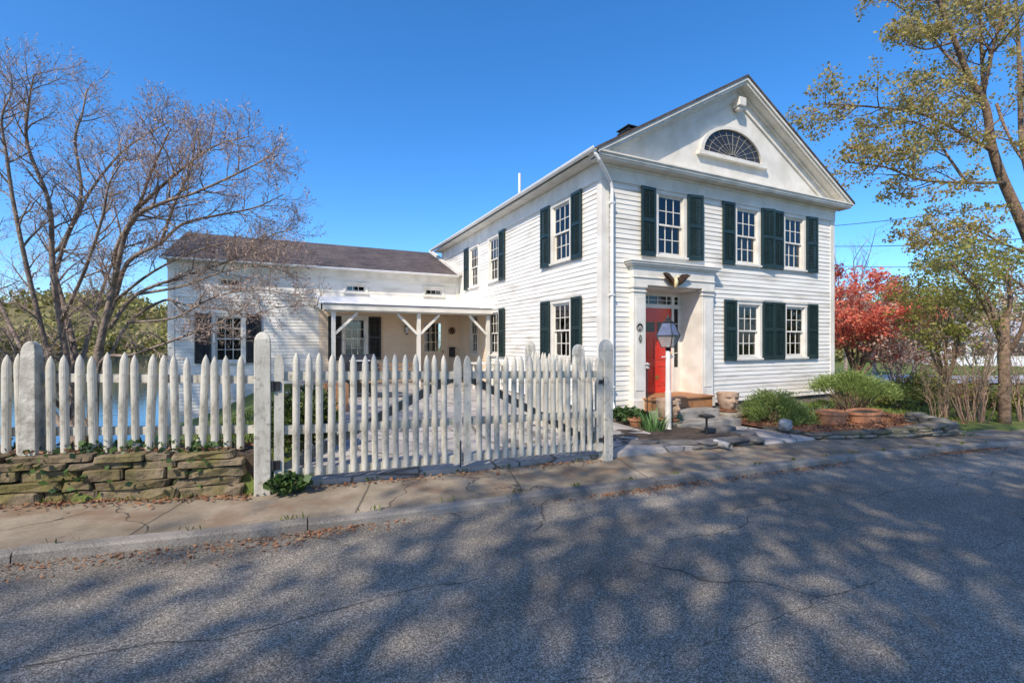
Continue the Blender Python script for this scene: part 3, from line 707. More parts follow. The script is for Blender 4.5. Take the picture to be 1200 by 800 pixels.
b.bar((-.09, WY - .36, WZ + .06), (-.09, WY + WD + .05, WR + .07), .12, .13); b.build('roof_trim', M['trim'], house, recalc=True)
gutter('gutter', (WX0 - .15, WY - .39, WZ + .01), (-.16, WY - .39, WZ + .01), .05)
for x, z0, z1 in small: window(f_wing, x, .70, z0, z1, curtain=None, cols=3, rows=1, plain=True, casing=.07)
window(f_wing, wwin[0], .74, wwin[1], wwin[2], curtain='lower'); window(f_wing, lwin[0], .78, lwin[1], lwin[2], curtain=None)
for c, w in ((wwin, .74), (lwin, .78)):
    shutter(f_wing, c[0] - w / 2 - .10 - .44, c[1] - .05, c[2] + .08, m='black_shutter'); shutter(f_wing, c[0] + w / 2 + .10, c[1] - .05, c[2] + .08, m='black_shutter')
# porch door
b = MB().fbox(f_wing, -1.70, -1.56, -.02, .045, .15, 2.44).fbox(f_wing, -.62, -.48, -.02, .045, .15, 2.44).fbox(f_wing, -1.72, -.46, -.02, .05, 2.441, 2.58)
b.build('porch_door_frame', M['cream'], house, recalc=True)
b = MB().fbox(f_wing, -1.56, -1.42, -.03, .01, .22, 2.44).fbox(f_wing, -.76, -.62, -.03, .01, .22, 2.44).fbox(f_wing, -1.42, -.76, -.03, .01, .22, 1.22).fbox(f_wing, -1.42, -.76, -.03, .01, 2.30, 2.44)
for i in (1, 2): x = -1.42 + .66 * i / 3; b.fbox(f_wing, x - .012, x + .012, -.025, .005, 1.22, 2.30)
for i in (1, 2): z = 1.22 + 1.08 * i / 3; b.fbox(f_wing, -1.42, -.76, -.024, .004, z - .012, z + .012)
for x0, x1 in ((-1.38, -1.12), (-1.06, -.80)): b.fbox(f_wing, x0, x1, .011, .018, .45, 1.05)
PD = b.build('porch_door', M['cream'], house, recalc=True)
MB().fbox(f_wing, -1.42, -.76, -.018, -.014, 1.22, 2.30).build('pane', M['glass'], PD, recalc=True)
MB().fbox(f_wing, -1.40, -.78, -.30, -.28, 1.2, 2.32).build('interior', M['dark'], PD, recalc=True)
MB().lathe((-.69, WY - .06, 1.20), [(0, -.03), (.025, -.02), (.033, 0), (.025, .02), (0, .03)], 10).build('door_knob', M['black_metal'], PD, smooth=True)
# porch frame
PY = 6.10; FXR = .02
b = MB(); nxc = 5 * 40
xs_c = [PX_L - .22 + (FXR - .03 - PX_L + .20) * i / 260 for i in range(261)]
for y, z in ((PY - .22, PZ0 + .16), (WY - .03, 3.22)):
    for x in xs_c: b.v.append((x, y, z + .014 * sin(x * 2 * pi / .076)))
n_ = len(xs_c); b.f += [(i, i + 1, i + 1 + n_, i + n_) for i in range(n_ - 1)]
b.build('porch_roof', M['metal_white'], house, smooth=True)
b = MB().box(PX_L - .20, -.03, PY - .18, PY - .14, PZ0 - .02, PZ0 + .135).box(PX_L - .10, -.03, PY - .06, PY + .06, PZ0 - .06, PZ0 + .09)
b.add([(PX_L - .20, PY - .18, PZ0 - .02), (PX_L - .20, WY - .02, PZ0 + .32), (PX_L - .20, WY - .02, PZ0 + .46), (PX_L - .20, PY - .18, PZ0 + .13), (PX_L - .16, PY - .18, PZ0 - .02), (PX_L - .16, WY - .02, PZ0 + .32), (PX_L - .16, WY - .02, PZ0 + .46), (PX_L - .16, PY - .18, PZ0 + .13)],
      [(0, 1, 2, 3), (7, 6, 5, 4), (0, 4, 5, 1), (1, 5, 6, 2), (2, 6, 7, 3), (3, 7, 4, 0)])
b.build('porch_beam', M['trim'], house, recalc=True)
for x in (-4.97, -2.475, -.14):
    zb = patio_z(x, PY); P_ = MB().box(x - .055, x + .055, PY - .055, PY + .055, zb, PZ0 - .061).build('porch_post', M['trim'], house, recalc=True)
    for s in (-1, 1):
        if (x < -4 and s < 0) or (x > -1 and s > 0): continue
        MB().bar((x + s * .05, PY, PZ0 - .70), (x + s * .66, PY, PZ0 - .09), .075, .075).build('brace', M['trim'], P_, recalc=True)
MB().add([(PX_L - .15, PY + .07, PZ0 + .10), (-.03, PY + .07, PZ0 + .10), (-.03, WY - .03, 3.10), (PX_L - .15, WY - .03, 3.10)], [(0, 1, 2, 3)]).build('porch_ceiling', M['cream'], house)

# ================================================================== THINGS ON THE HOUSE
eagle = thing('eagle_ornament', (1.90, -.19, 2.98), 'spread-winged bronze eagle ornament fixed above the red front door', 'ornament')
b = MB(); c0 = Vector((1.90, -.22, 2.97))
b.tube([c0 + Vector((0, .0, .11)), c0 + Vector((0, -.03, .07)), c0 + Vector((0, -.035, 0)), c0 + Vector((0, -.02, -.08)), c0 + Vector((0, 0, -.15))], [.012, .035, .05, .04, .03], 10)
b.tube([c0 + Vector((0, -.02, .09)), c0 + Vector((.03, -.06, .12)), c0 + Vector((.065, -.08, .10))], [.026, .026, .008], 8)
b.build('body', M['gold'], eagle, smooth=True)
for s in (-1, 1):
    b = MB(); out = [(.02, .05), (.10, .12), (.20, .19), (.33, .20), (.42, .17), (.36, .12), (.30, .06), (.24, .0), (.16, -.06), (.08, -.09), (.02, -.05)]
    n = len(out); vs = [(c0.x + s * p, c0.y + .012 - .05 * (p / .4) ** 2, c0.z + q) for p, q in out] + [(c0.x + s * p, c0.y - .012 - .05 * (p / .4) ** 2, c0.z + q) for p, q in out]
    b.add(vs, [tuple(range(n)), tuple(range(2 * n - 1, n - 1, -1))] + [(i, (i + 1) % n, (i + 1) % n + n, i + n) for i in range(n)])
    for i in range(5): b.bar(c0 + Vector((s * (.10 + .03 * i), -.032, -.05 + .03 * i)), c0 + Vector((s * (.20 + .05 * i), -.055, .07 + .028 * i)), .014, .02, (0, 1, 0))
    b.build('wing', M['bronze'], eagle, recalc=True)
def plaque(px, py, rx, rz, label, txt):
    t = (-0.155 - CAM.y) / ray(px, py).y; p = CAM + ray(px, py) * t
    T = thing('house_plaque', (p.x, -.15, p.z), label, 'plaque', 'dark oval plaques beside the front door')
    fr = lambda a, o, z: (p.x + a, -.15 - o, p.z + z)
    MB().prism([(rx * cos(i * pi / 16), rz * sin(i * pi / 16)) for i in range(32)], fr, .0005, .018).build('panel', M['black_metal'], T, recalc=True)
    b = MB()
    for i in range(32):
        a, c = pi * i / 16, pi * (i + 1) / 16; b.bar(fr(rx * .88 * cos(a), .021, rz * .88 * sin(a)), fr(rx * .88 * cos(c), .021, rz * .88 * sin(c)), .007, .005, (0, 1, 0))
    for (a0, z0, a1, z1) in txt: b.bar(fr(a0 * rx, .021, z0 * rz), fr(a1 * rx, .021, z1 * rz), .010, .005, (0, 1, 0))
    b.build('lettering', M['trim'], T, recalc=True)
plaque(749.5, 383.5, .10, .10, 'upper, larger round dark plaque on the left door pilaster', [(-.45, -.3, -.3, .2), (-.3, .2, -.12, -.1), (-.12, -.1, 0, .4), (0, .4, .14, -.1), (.14, -.1, .32, .2), (.32, .2, .45, -.3), (-.5, -.4, .5, -.4)])
plaque(750.2, 397.0, .055, .095, 'lower, small narrow oval plaque on the left door pilaster', [(-.2, .4, .3, .4), (.3, .4, -.1, .0), (-.1, 0, .3, -.4)])
def on_wing(px, py, out=0.02):
    t = (WY - out - CAM.y) / ray(px, py).y; return CAM + ray(px, py) * t
p = on_wing(476, 386); T = thing('wall_lantern', (p.x, WY - .02, p.z), 'black wall lantern on the porch wall beside the door', 'lamp')
b = MB().box(p.x - .05, p.x + .05, WY - .03, WY - .013, p.z - .1, p.z + .16).tube([(p.x, WY - .03, p.z + .12), (p.x, WY - .12, p.z + .20), (p.x, WY - .17, p.z + .17)], .012, 6)
b.lathe((p.x, WY - .17, p.z), [(.01, .18), (.10, .10), (.09, .095)], 8).lathe((p.x, WY - .17, p.z), [(.05, -.16), (.055, -.14), (.02, -.2)], 8); b.build('bracket', M['black_metal'], T)
MB().lathe((p.x, WY - .17, p.z), [(.05, -.14), (.08, .09)], 8).build('glass_shade', M['curtain'], T)
p = on_wing(529.5, 387.5); T = thing('wall_ornament', (p.x, WY - .02, p.z), 'small round brown ornament on the wall right of the porch door', 'ornament')
MB().lathe((0, 0, 0), [(.09, 0), (.10, .02), (.05, .05), (0, .06)], 12).build('disc', M['bronze'], None)
d_ = bpy.data.objects['disc']; d_.data.transform(Matrix.Rotation(pi / 2, 4, 'X')); d_.parent = T
b = MB()
for i in range(9): a = 2 * pi * i / 9; b.bar((p.x + .09 * cos(a), WY - .03, p.z + .09 * sin(a)), (p.x + .15 * cos(a), WY - .03, p.z + .15 * sin(a)), .05, .012, (0, 1, 0))
b.build('rays', M['bronze'], T, recalc=True)
p = on_wing(529.5, 412); T = thing('mailbox', (p.x, WY - .02, p.z), 'black upright mailbox on the porch wall under the round ornament', 'mailbox')
bevel(MB().box(p.x - .11, p.x + .11, WY - .11, WY - .013, p.z - .2, p.z + .14).build('box', M['black_metal'], T, recalc=True), .01)
bevel(MB().box(p.x - .12, p.x + .12, WY - .13, WY - .012, p.z + .141, p.z + .18).build('lid', M['black_metal'], T, recalc=True), .01)

# ================================================================== FENCES AND GATES
def picket_mesh(h, w=.076, d=.042, tip=.17):
    """half-round picket with a gothic point, its foot at the origin"""
    b = MB(); n = 9; zs = [0, h * .3, h * .6, h - tip] + [h - tip + tip * f for f in (.3, .55, .75, .9, 1.0)]
    rs = [1, 1, 1, 1] + [.98, .84, .60, .32, .06]
    for z, r in zip(zs, rs):
        for i in range(n):
            a = pi * i / (n - 1); b.v.append((w / 2 * r * cos(a), -d * r * sin(a), z))
    for j in range(len(zs) - 1):
        for i in range(n): q = (i + 1) % n; b.f.append((j * n + i, j * n + q, j * n + q + n, j * n + i + n))
    b.f.append(tuple(range(n))[::-1]); b.f.append(tuple((len(zs) - 1) * n + i for i in range(n)))
    return b
def proto_picket(h, w=.076, d=.042): return picket_mesh(h, w, d).build('picket', M['picket'], None, smooth=False)
def flat_picket(w, h, d=.028, tip=.12):
    b = MB(); prof = [(-w / 2, 0), (w / 2, 0), (w / 2, h - tip), (w * .40, h - tip * .55), (w * .22, h - tip * .15), (0, h), (-w * .22, h - tip * .15), (-w * .40, h - tip * .55), (-w / 2, h - tip)]
    return b.prism(prof, lambda a, o, z: (a, -o, z), 0, d)
def round_post(x, y, z, w, h, parent, m='picket', rot=0.0, name='post', taper=1.0, d=None):
    d = d or w; b = MB(); t = taper
    rows = [(0, 1), (h * .5, (1 + t) / 2), (h - w * .9, t), (h - w * .5, t * .94), (h - w * .22, t * .74), (h - w * .05, t * .38), (h, t * .12)]
    for q, r in rows:
        ry = max(r, .55) if r < t else r
        for sx, sy in ((-1, -1), (1, -1), (1, 1), (-1, 1)):
            X, Y = sx * w / 2 * r, sy * d / 2 * ry; b.v.append((x + X * cos(rot) - Y * sin(rot), y + X * sin(rot) + Y * cos(rot), z + q))
    for j in range(len(rows) - 1):
        for i in range(4): q = (i + 1) % 4; b.f.append((j * 4 + i, j * 4 + q, j * 4 + q + 4, j * 4 + i + 4))
    b.f.append((3, 2, 1, 0)); b.f.append(tuple((len(rows) - 1) * 4 + i for i in range(4)))
    return bevel(b.build(name, M[m], parent, recalc=True), .012, 2)
FR = random.Random(11)
# fence on the stone wall
def fence_y(x): return wall_y(x) + .17
ang = math.atan(-.228)
fl = thing('picket_fence', (-9, fence_y(-9), gz(-9) + .45), 'weathered white picket fence standing on the mossy stone wall', 'fence')
px0 = -6.62; n_p = 44; q0 = None
for i in range(n_p):
    x = px0 - i * .119; y = fence_y(x); z = gz(x) + .44 - .01 * (i % 3)
    if abs(x + 8.43) < .09: continue
    if q0 is None:
        q0 = proto_picket(1.0); pk = q0
    else: pk = q0.copy(); COL.objects.link(pk)
    pk.parent = fl; pk.location = Vector((x, y, z)) - ORG[fl.name]; pk.rotation_euler = (FR.uniform(-.02, .02), FR.uniform(-.03, .03), ang + FR.uniform(-.08, .08)); pk.scale = (FR.uniform(.93, 1.08), 1, FR.uniform(.975, 1.02))
for dz in (.74, .20):
    x0, x1 = -6.46, -11.9; MB().bar((x0, fence_y(x0) + .03, gz(x0) + .44 + dz), (x1, fence_y(x1) + .03, gz(x1) + .44 + dz), .045, .085).build('rail', M['picket'], fl, recalc=True)
round_post(-8.43, fence_y(-8.43) - .03, gz(-8.4) + .38, .15, 1.16, fl, m='old_post', rot=ang, taper=.80)
# gate posts
GY = -2.69
def gate_post(px, w, h, label):
    x = px; T = round_post(x, GY, gz(x) - .05, w, h + .05, None, name='gate_post'); rebase(T, (x, GY, gz(x))); return tag(T, label, 'gate post', 'gate posts'), x
gate_post(-6.40, .155, 1.70, 'tall white gate post with round top beside the stone wall')
gate_post(-1.93, .155, 1.76, 'tall white gate post at the end nearest the house front')
def gate(x0, x1, label, rising):
    g = thing('gate', ((x0 + x1) / 2, GY, gz((x0 + x1) / 2) + .1), label, 'gate', 'white picket gate leaves'); og = ORG[g.name]
    zb = lambda x: .145 - .026 * (x + 6.27)
    first = None; n = round((x1 - x0 - .30) / .1225)
    for i in range(n):
        x = x0 + .16 + (x1 - x0 - .32) * (i + .5) / n
        if first is None: first = pk = proto_picket(1.335)
        else: pk = first.copy(); COL.objects.link(pk)
        pk.parent = g; pk.location = Vector((x, GY - .02, zb(x))) - og; pk.rotation_euler = (0, FR.uniform(-.012, .012), FR.uniform(-.06, .06)); pk.scale = (FR.uniform(.95, 1.05), 1, FR.uniform(.99, 1.01))
    for x in (x0 + .055, x1 - .055):
        st = flat_picket(.095, 1.36).build('stile', M['picket'], None, recalc=True); st.parent = g; st.location = Vector((x, GY - .022, zb(x) - .03)) - og
    for dz in (1.085, .50, .03):
        MB().bar((x0 + .01, GY + .003, zb(x0) + dz), (x1 - .01, GY + .003, zb(x1) + dz), .045, .095).build('rail', M['picket'], g, recalc=True)
    a, c = ((x0 + .08, .06), (x1 - .08, 1.06)) if rising else ((x0 + .08, 1.06), (x1 - .08, .06))
    MB().bar((a[0], GY + .046, zb(a[0]) + a[1]), (c[0], GY + .046, zb(c[0]) + c[1]), .04, .10).build('brace', M['shaded_wood'], g, recalc=True)
    hx = x0 if rising else x1; s = -1 if rising else 1
    for dz in (.98, .14):
        z = zb(hx) + dz
        b = MB().box(hx - .07, hx + .07, GY - .066, GY - .0505, z - .05, z + .05) if rising else MB().box(hx - .085, hx + .03, GY - .066, GY - .0505, z - .03, z + .03).box(hx - .01, hx + .045, GY - .0665, GY - .0503, z - .055, z + .055)
        if rising: b.tube([(hx, GY - .066, z - .055), (hx, GY - .066, z + .055)], .016, 8)
        bevel(b.build('hinge', M['black_metal'], g, recalc=True), .004)
    return g
gate(-6.30, -4.185, 'left leaf of the white picket gate, hinged beside the stone wall', True)
gate(-4.165, -2.01, 'shaded right leaf of the white picket gate, brace falling to the right', False)
MB().bar((-4.21, GY - .055, .02), (-4.21, GY - .055, .36), .014, .014).build('drop_bolt', M['black_metal'], bpy.data.objects['gate'])
# fence running back from the right gate post
fr_ = thing('picket_fence', (-1.9, -1.2, patio_z(-1.9, -1.2)), 'sunlit white picket fence running from right gate post back towards house corner', 'fence')
first = None
for i in range(18):
    y = -2.48 + i * .13; z = patio_z(-1.92, y) + .06
    if abs(y + 1.88) < .1 or abs(y + .2) < .1: continue
    if first is None: first = pk = proto_picket(1.37)
    else: pk = first.copy(); COL.objects.link(pk)
    pk.parent = fr_; pk.location = Vector((-1.93, y, z)) - ORG[fr_.name]; pk.rotation_euler = (FR.uniform(-.01, .01), FR.uniform(-.01, .01), -pi / 2 + FR.uniform(-.05, .05))
for dz in (1.12, .25): MB().bar((-1.905, -2.6, patio_z(-1.9, -2.6) + dz), (-1.905, -.1, patio_z(-1.9, -.1) + dz), .04, .09).build('rail', M['picket'], fr_, recalc=True)
for y in (-1.88, -.2): round_post(-1.87, y, patio_z(-1.9, y) - .05, .155, 1.66, fr_)

# ================================================================== STONEWORK
SR = random.Random(21)
def stone(b, c, dim, rot, rng, noise=.10, e=.45, nu=10, nv=7):
    o = len(b.v); c = Vector(c); ph = [rng.uniform(0, 6) for _ in range(6)]
    sp = lambda v: math.copysign(abs(v) ** e, v)
    for j in range(nv + 1):
        f = -pi / 2 + pi * j / nv
        for i in range(nu):
            a = 2 * pi * i / nu
            X = sp(cos(f)) * sp(cos(a)); Y = sp(cos(f)) * sp(sin(a)); Z = sp(sin(f))
            k = 1 + noise * (sin(3 * X + ph[0]) * cos(2.3 * Z + ph[1]) + .6 * sin(5 * Y + ph[2] + 3 * X) * cos(4 * Z + ph[3])) + rng.uniform(-.5, .5) * noise * .5
            X *= dim[0] / 2 * k; Y *= dim[1] / 2 * k; Z *= dim[2] / 2 * (1 + (k - 1) * .7)
            b.v.append((c.x + X * cos(rot) - Y * sin(rot), c.y + X * sin(rot) + Y * cos(rot), c.z + Z))
    for j in range(nv):
        for i in range(nu): q = (i + 1) % nu; b.f.append((o + j * nu + i, o + j * nu + q, o + (j + 1) * nu + q, o + (j + 1) * nu + i))
b = MB(); x = -6.50; zc = 0.0
for lo_, hi_ in ((-.06, .10), (.10, .19), (.19, .30), (.30, .37), (.37, .44)):
    x = -6.52 - SR.uniform(0, .12)
    while x > -12.5:
        L = SR.uniform(.18, .72); xm = x - L / 2; h = (hi_ - lo_) * SR.uniform(.97, 1.12)
        stone(b, (xm, wall_y(xm) + .19 + SR.uniform(-.03, .03), gz(xm) + (lo_ + hi_) / 2), (L * .985 / cos(ang) - .008, .46, h * .985 - .006), ang + SR.uniform(-.03, .03), SR, .075, .17, 24, 9); x -= L
ws_ = b.build('stone_wall', M['field_stone'], None, smooth=False); rebase(ws_, (-9, wall_y(-9), gz(-9))); tag(ws_, 'low mossy retaining wall of tan field stone under the picket fence', 'wall')
b = MB(); nb = 40
for i in range(nb + 1):
    x = -6.46 - 6.2 * i / nb
    for dy, dz in ((.07, -.1), (.07, .40), (.45, .43), (.9, .36)): b.v.append((x, wall_y(x) + dy, gz(x) + dz + (SR.uniform(-.02, .02) if dy > .08 else 0)))
for i in range(nb):
    for q in (0, 1, 2): a = 4 * i + q; b.f.append((a, a + 4, a + 5, a + 1))
kind(b.build('soil', M['soil']), 'structure')
def edging(name, path, label, h0, h1, layers, m='ledge_stone', size=(.25, .6), depth=.26, cat='stone edging', base=0.0):
    b = MB(); pts = [Vector((*p, 0)) for p in path]; tot = sum((q - p).length for p, q in zip(pts, pts[1:]))
    def at_s(s):
        for p, q in zip(pts, pts[1:]):
            L = (q - p).length
            if s <= L: return p + (q - p) * (s / L), math.atan2(q.y - p.y, q.x - p.x)
            s -= L
        return pts[-1], math.atan2(pts[-1].y - pts[-2].y, pts[-1].x - pts[-2].x)
    for l in range(layers):
        s = SR.uniform(-.1, 0)
        while s < tot:
            L = SR.uniform(*size); p, r = at_s(max(0, s + L / 2)); h = (h0 + (h1 - h0) * min(1, s / tot)) / layers
            if h > .018: stone(b, (p.x + SR.uniform(-.03, .03), p.y + SR.uniform(-.03, .03), gz(p.x) + base + h * (l + .5)), (L * 1.02, depth * SR.uniform(.8, 1.2), h * SR.uniform(1.0, 1.25)), r + SR.uniform(-.08, .08), SR, .08, .38)
            s += L
    o = b.build(name, M[m], None, smooth=True); c = pts[len(pts) // 2]; rebase(o, (c.x, c.y, gz(c.x))); return tag(o, label, cat)
edging('stone_edging', [(-1.35, -1.25), (-.95, -2.1), (.0, -2.52), (1.4, -2.58), (1.72, -2.1), (1.45, -1.5)], 'flat dark slate edging round the bed with the lamp post', .10, .12, 2, 'slate', (.35, .8), .30)
edging('stone_edging', [(2.98, -1.7), (3.15, -2.60), (4.5, -2.92), (5.2, -3.1)], 'low flat stone edging along the mulch bed by the walkway', .08, .15, 2, 'ledge_stone', (.3, .6), .28)
edging('dry_stone_wall', [(5.0, -3.02), (6.0, -3.22), (6.65, -3.30), (6.95, -2.9), (7.1, -2.5)], 'rough dry-stacked wall at the far end of the mulch bed', .16, .34, 4, 'ledge_stone', (.18, .42), .34, 'wall')
p = on_ground(852, 512); b = MB(); stone(b, (p.x, p.y + .15, p.z + .12), (.62, .34, .12), .1, SR, .04, .3); stone(b, (p.x - .02, p.y + .14, p.z + .03), (.70, .40, .10), .05, SR, .05, .3)
o = b.build('stone_block', M['slate'], None, smooth=True); rebase(o, (p.x, p.y, p.z)); tag(o, 'grey slab stone lying at the corner of the lamp bed', 'stone')
p = on_ground(853, 527); o = MB().tube([(p.x - .02, p.y + .25, p.z + .08), (p.x, p.y - .05, p.z + .07)], .055, 14, False).tube([(p.x - .02, p.y + .25, p.z + .08), (p.x, p.y - .05, p.z + .07)], .04, 14, False).build('drain_pipe', M['rock'], None); rebase(o, p); tag(o, 'short open pale drain pipe end below the slab stone', 'pipe')
p = on_ground(920, 503, .1); b = MB(); stone(b, (p.x, p.y, p.z + .10), (.30, .24, .22), .5, SR, .22, .6); o = b.build('garden_rock', M['rock'], None, smooth=True); rebase(o, p); tag(o, 'rounded whitish rock at the edge of the red mulch', 'rock')
# plinth under the right-hand clay pot
b = MB()
for k, z in enumerate((-.42, -.30, -.18, -.08)): stone(b, (3.02 + SR.uniform(-.03, .03), -.72 + SR.uniform(-.03, .03), z), (.52, .48, .13), SR.uniform(-.2, .2), SR, .06, .35)
o = b.build('stone_plinth', M['ledge_stone'], None, smooth=True); rebase(o, (3.02, -.72, gz(3))); tag(o, 'stacked flat stones carrying the clay face pot right of the steps', 'plinth')

mg_ = mat('milk_glass', (.40, .42, .39), (.52, .53, .50), .15, 6); _n = mg_.node_tree; _t = _n.nodes.new('ShaderNodeBsdfTransparent'); _m = _n.nodes.new('ShaderNodeMixShader'); _m.inputs[0].default_value = .45
_n.links.new(_n.nodes['Principled BSDF'].outputs[0], _m.inputs[1]); _n.links.new(_t.outputs[0], _m.inputs[2]); _n.links.new(_m.outputs[0], _n.nodes['Material Output'].inputs[0]); M['milk_glass'] = mg_
M['grey_tin'] = mat('grey_tin', (.30, .29, .27), (.42, .41, .39), .5, 8)
# ================================================================== LAMP POST, POTS AND GARDEN THINGS
p = on_ground(783, 507); LX, LY = p.x, p.y; dL = (Vector((LX, LY, 0)) - Vector((CAM.x, CAM.y, 0))).dot(Vector((sin(TH), cos(TH), 0)))
zpx = lambda y: CAM.z - (y - 400) / FPX * dL
lp = thing('lamp_post', (LX, LY, gz(LX)), 'white lamp post with a black framed glass lantern before the red door', 'lamp post')
b = MB().lathe((LX, LY, gz(LX)), [(.075, 0), (.075, .06), (.062, .09), (.060, .8), (.058, .82), (.052, .84), (.048, zpx(411) - gz(LX))], 12); b.build('post', M['trim'], lp, smooth=False)
MB().tube([(LX - .16, LY, zpx(418)), (LX + .16, LY, zpx(418))], .012, 8).build('ladder_bar', M['trim'], lp)
z0, z1, z2, z3 = zpx(408), zpx(393), zpx(378), zpx(367)
def frustum(b, za, ra, zb, rb, w=.014):
    c = [(1, 1), (-1, 1), (-1, -1), (1, -1)]; rt = radians(20)
    P_ = lambda s, r, z: (LX + r * (s[0] * cos(rt) - s[1] * sin(rt)), LY + r * (s[0] * sin(rt) + s[1] * cos(rt)), z)
    for i in range(4):
        b.bar(P_(c[i], ra, za), P_(c[i], rb, zb), w, w); b.bar(P_(c[i], ra, za), P_(c[(i + 1) % 4], ra, za), w, w); b.bar(P_(c[i], rb, zb), P_(c[(i + 1) % 4], rb, zb), w, w)
    return P_, c
b = MB(); P_, c = frustum(b, z0 + .02, .095, z1, .165); frustum(b, z1, .167, z2, .085)
b.lathe((LX, LY, z2), [(.10, 0), (.105, .02), (.05, .05), (.055, .09), (.02, .12), (.012, .16), (.0, .17)], 12).lathe((LX, LY, zpx(411)), [(.05, 0), (.06, .03), (.04, .05), (.09, z0 + .02 - zpx(411))], 12)
b.build('lantern_frame', M['black_metal'], lp, recalc=True)
b = MB()
for i in range(4): b.add([P_(c[i], .090, z0 + .025), P_(c[(i + 1) % 4], .090, z0 + .025), P_(c[(i + 1) % 4], .160, z1), P_(c[i], .160, z1)], [(0, 1, 2, 3)])
b.build('lantern_glass', M['milk_glass'], lp); MB().tube([(LX, LY, z0 + .03), (LX, LY, z0 + .13)], .02, 8).tube([(LX, LY, z0 + .131), (LX, LY, z0 + .17), (LX, LY, z0 + .2)], [.016, .02, .004], 8).build('candle_bulb', M['trim'], lp)
b = MB()
for i in range(4): b.add([P_(c[i], .160, z1 + .004), P_(c[(i + 1) % 4], .160, z1 + .004), P_(c[(i + 1) % 4], .082, z2), P_(c[i], .082, z2)], [(0, 1, 2, 3)])
M['roof_glass'] = mat('sky_tinted_roof_glass', (.10, .12, .19), (.16, .18, .27), .08, 6); b.build('lantern_roof', M['roof_glass'], lp)  # the blue sky reflection is put into this glass colour
# slim rod with a small white bird feeder
p = Vector((.62, -.72, gz(.62) + .08)); d2 = (p - CAM).dot(Vector((sin(TH), cos(TH), 0))); zz = lambda y: CAM.z - (y - 400) / FPX * d2
T = thing('bird_feeder', p, 'small white bird feeder on a slim black rod between lamp post and door', 'bird feeder')
MB().tube([p, (p.x, p.y, zz(428))], .011, 6).build('pole', M['black_metal'], T)
MB().lathe((p.x, p.y, zz(432)), [(.045, 0), (.06, .01), (.045, .02), (.042, .08), (.07, .09), (.02, .13), (0, .135)], 14).build('feeder', M['grey_tin'], T)
p = on_ground(828, 511, .06); T = thing('path_light', p, 'low black garden path light with a flat cap beside the walkway', 'garden light')
MB().lathe(p, [(.035, 0), (.02, .03), (.02, .33)], 8).build('stem', M['black_metal'], T)
MB().lathe((p.x, p.y, p.z + .33), [(.03, 0), (.145, .03), (.15, .05), (.10, .075), (.0, .085)], 14).build('cap', M['black_metal'], T)
def face_pot(x, y, z, s, yaw, label):
    T = thing('clay_pot', (x, y, z), label, 'pot', 'carved clay face pots by the steps')
    prof = [(.10, 0), (.15, .015), (.175, .06), (.205, .14), (.228, .24), (.238, .32), (.242, .37), (.250, .40), (.240, .41), (.215, .40), (.205, .34)]
    def wob(a, zz_):
        da = (a - yaw + pi) % (2 * pi) - pi; zq = zz_ / s
        w = .075 * math.exp(-(da / .16) ** 2 - ((zq - .215) / .055) ** 2) + .03 * math.exp(-(da / .10) ** 2 - ((zq - .29) / .07) ** 2)      # nose
        for e in (-.52, .52):
            w += .03 * math.exp(-((da - e) / .34) ** 2 - ((zq - .335) / .022) ** 2)   # brow
            w -= .024 * math.exp(-((da - e * .85) / .2) ** 2 - ((zq - .285) / .022) ** 2)   # eye hollow
            w += .02 * math.exp(-((da - e * 1.1) / .25) ** 2 - ((zq - .19) / .05) ** 2)   # cheek
        w += .03 * math.exp(-(da / .28) ** 2 - ((zq - .125) / .018) ** 2) + .028 * math.exp(-(da / .25) ** 2 - ((zq - .088) / .014) ** 2)      # lips
        return w * s
    def prof_fine():
        out = []
        for (r0, h0), (r1, h1) in zip(prof, prof[1:]):
            k = 6 if h1 - h0 > .05 else 2
            out += [((r0 + (r1 - r0) * i / k) * s, (h0 + (h1 - h0) * i / k) * s) for i in range(k)]
        return out + [(prof[-1][0] * s, prof[-1][1] * s)]
    MB().lathe((x, y, z), prof_fine(), 64, wob).build('bowl', M['carved_clay'], T, smooth=True)
    MB().lathe((x, y, z), [(.20 * s, .355 * s), (.0, .37 * s)], 20).build('potting_soil', M['soil'], T)
    MB().lathe((x, y, z - .03), [(.19 * s, 0), (.22 * s, .03), (.16 * s, .035)], 24).build('saucer', M['terracotta'], T)
    return T
face_pot(.93, -1.0, gz(.93) + .10 + .12, 1.0, -pi / 2 + .1, 'carved clay face pot left of the steps, behind the lamp post')
face_pot(3.02, -.72, .02, .98, -pi / 2 - .3, 'carved clay face pot on stacked stones right of the steps')
b = MB()
for k, z in enumerate((-.24, -.14)): stone(b, (.93, -1.0, gz(.93) + .05 + .08 * k), (.5, .45, .12), .2 * k, SR, .06, .35)
o = b.build('stone_plinth', M['ledge_stone'], None, smooth=True); rebase(o, (.93, -1.0, gz(.93))); tag(o, 'small stone footing under the clay face pot left of the steps', 'plinth')
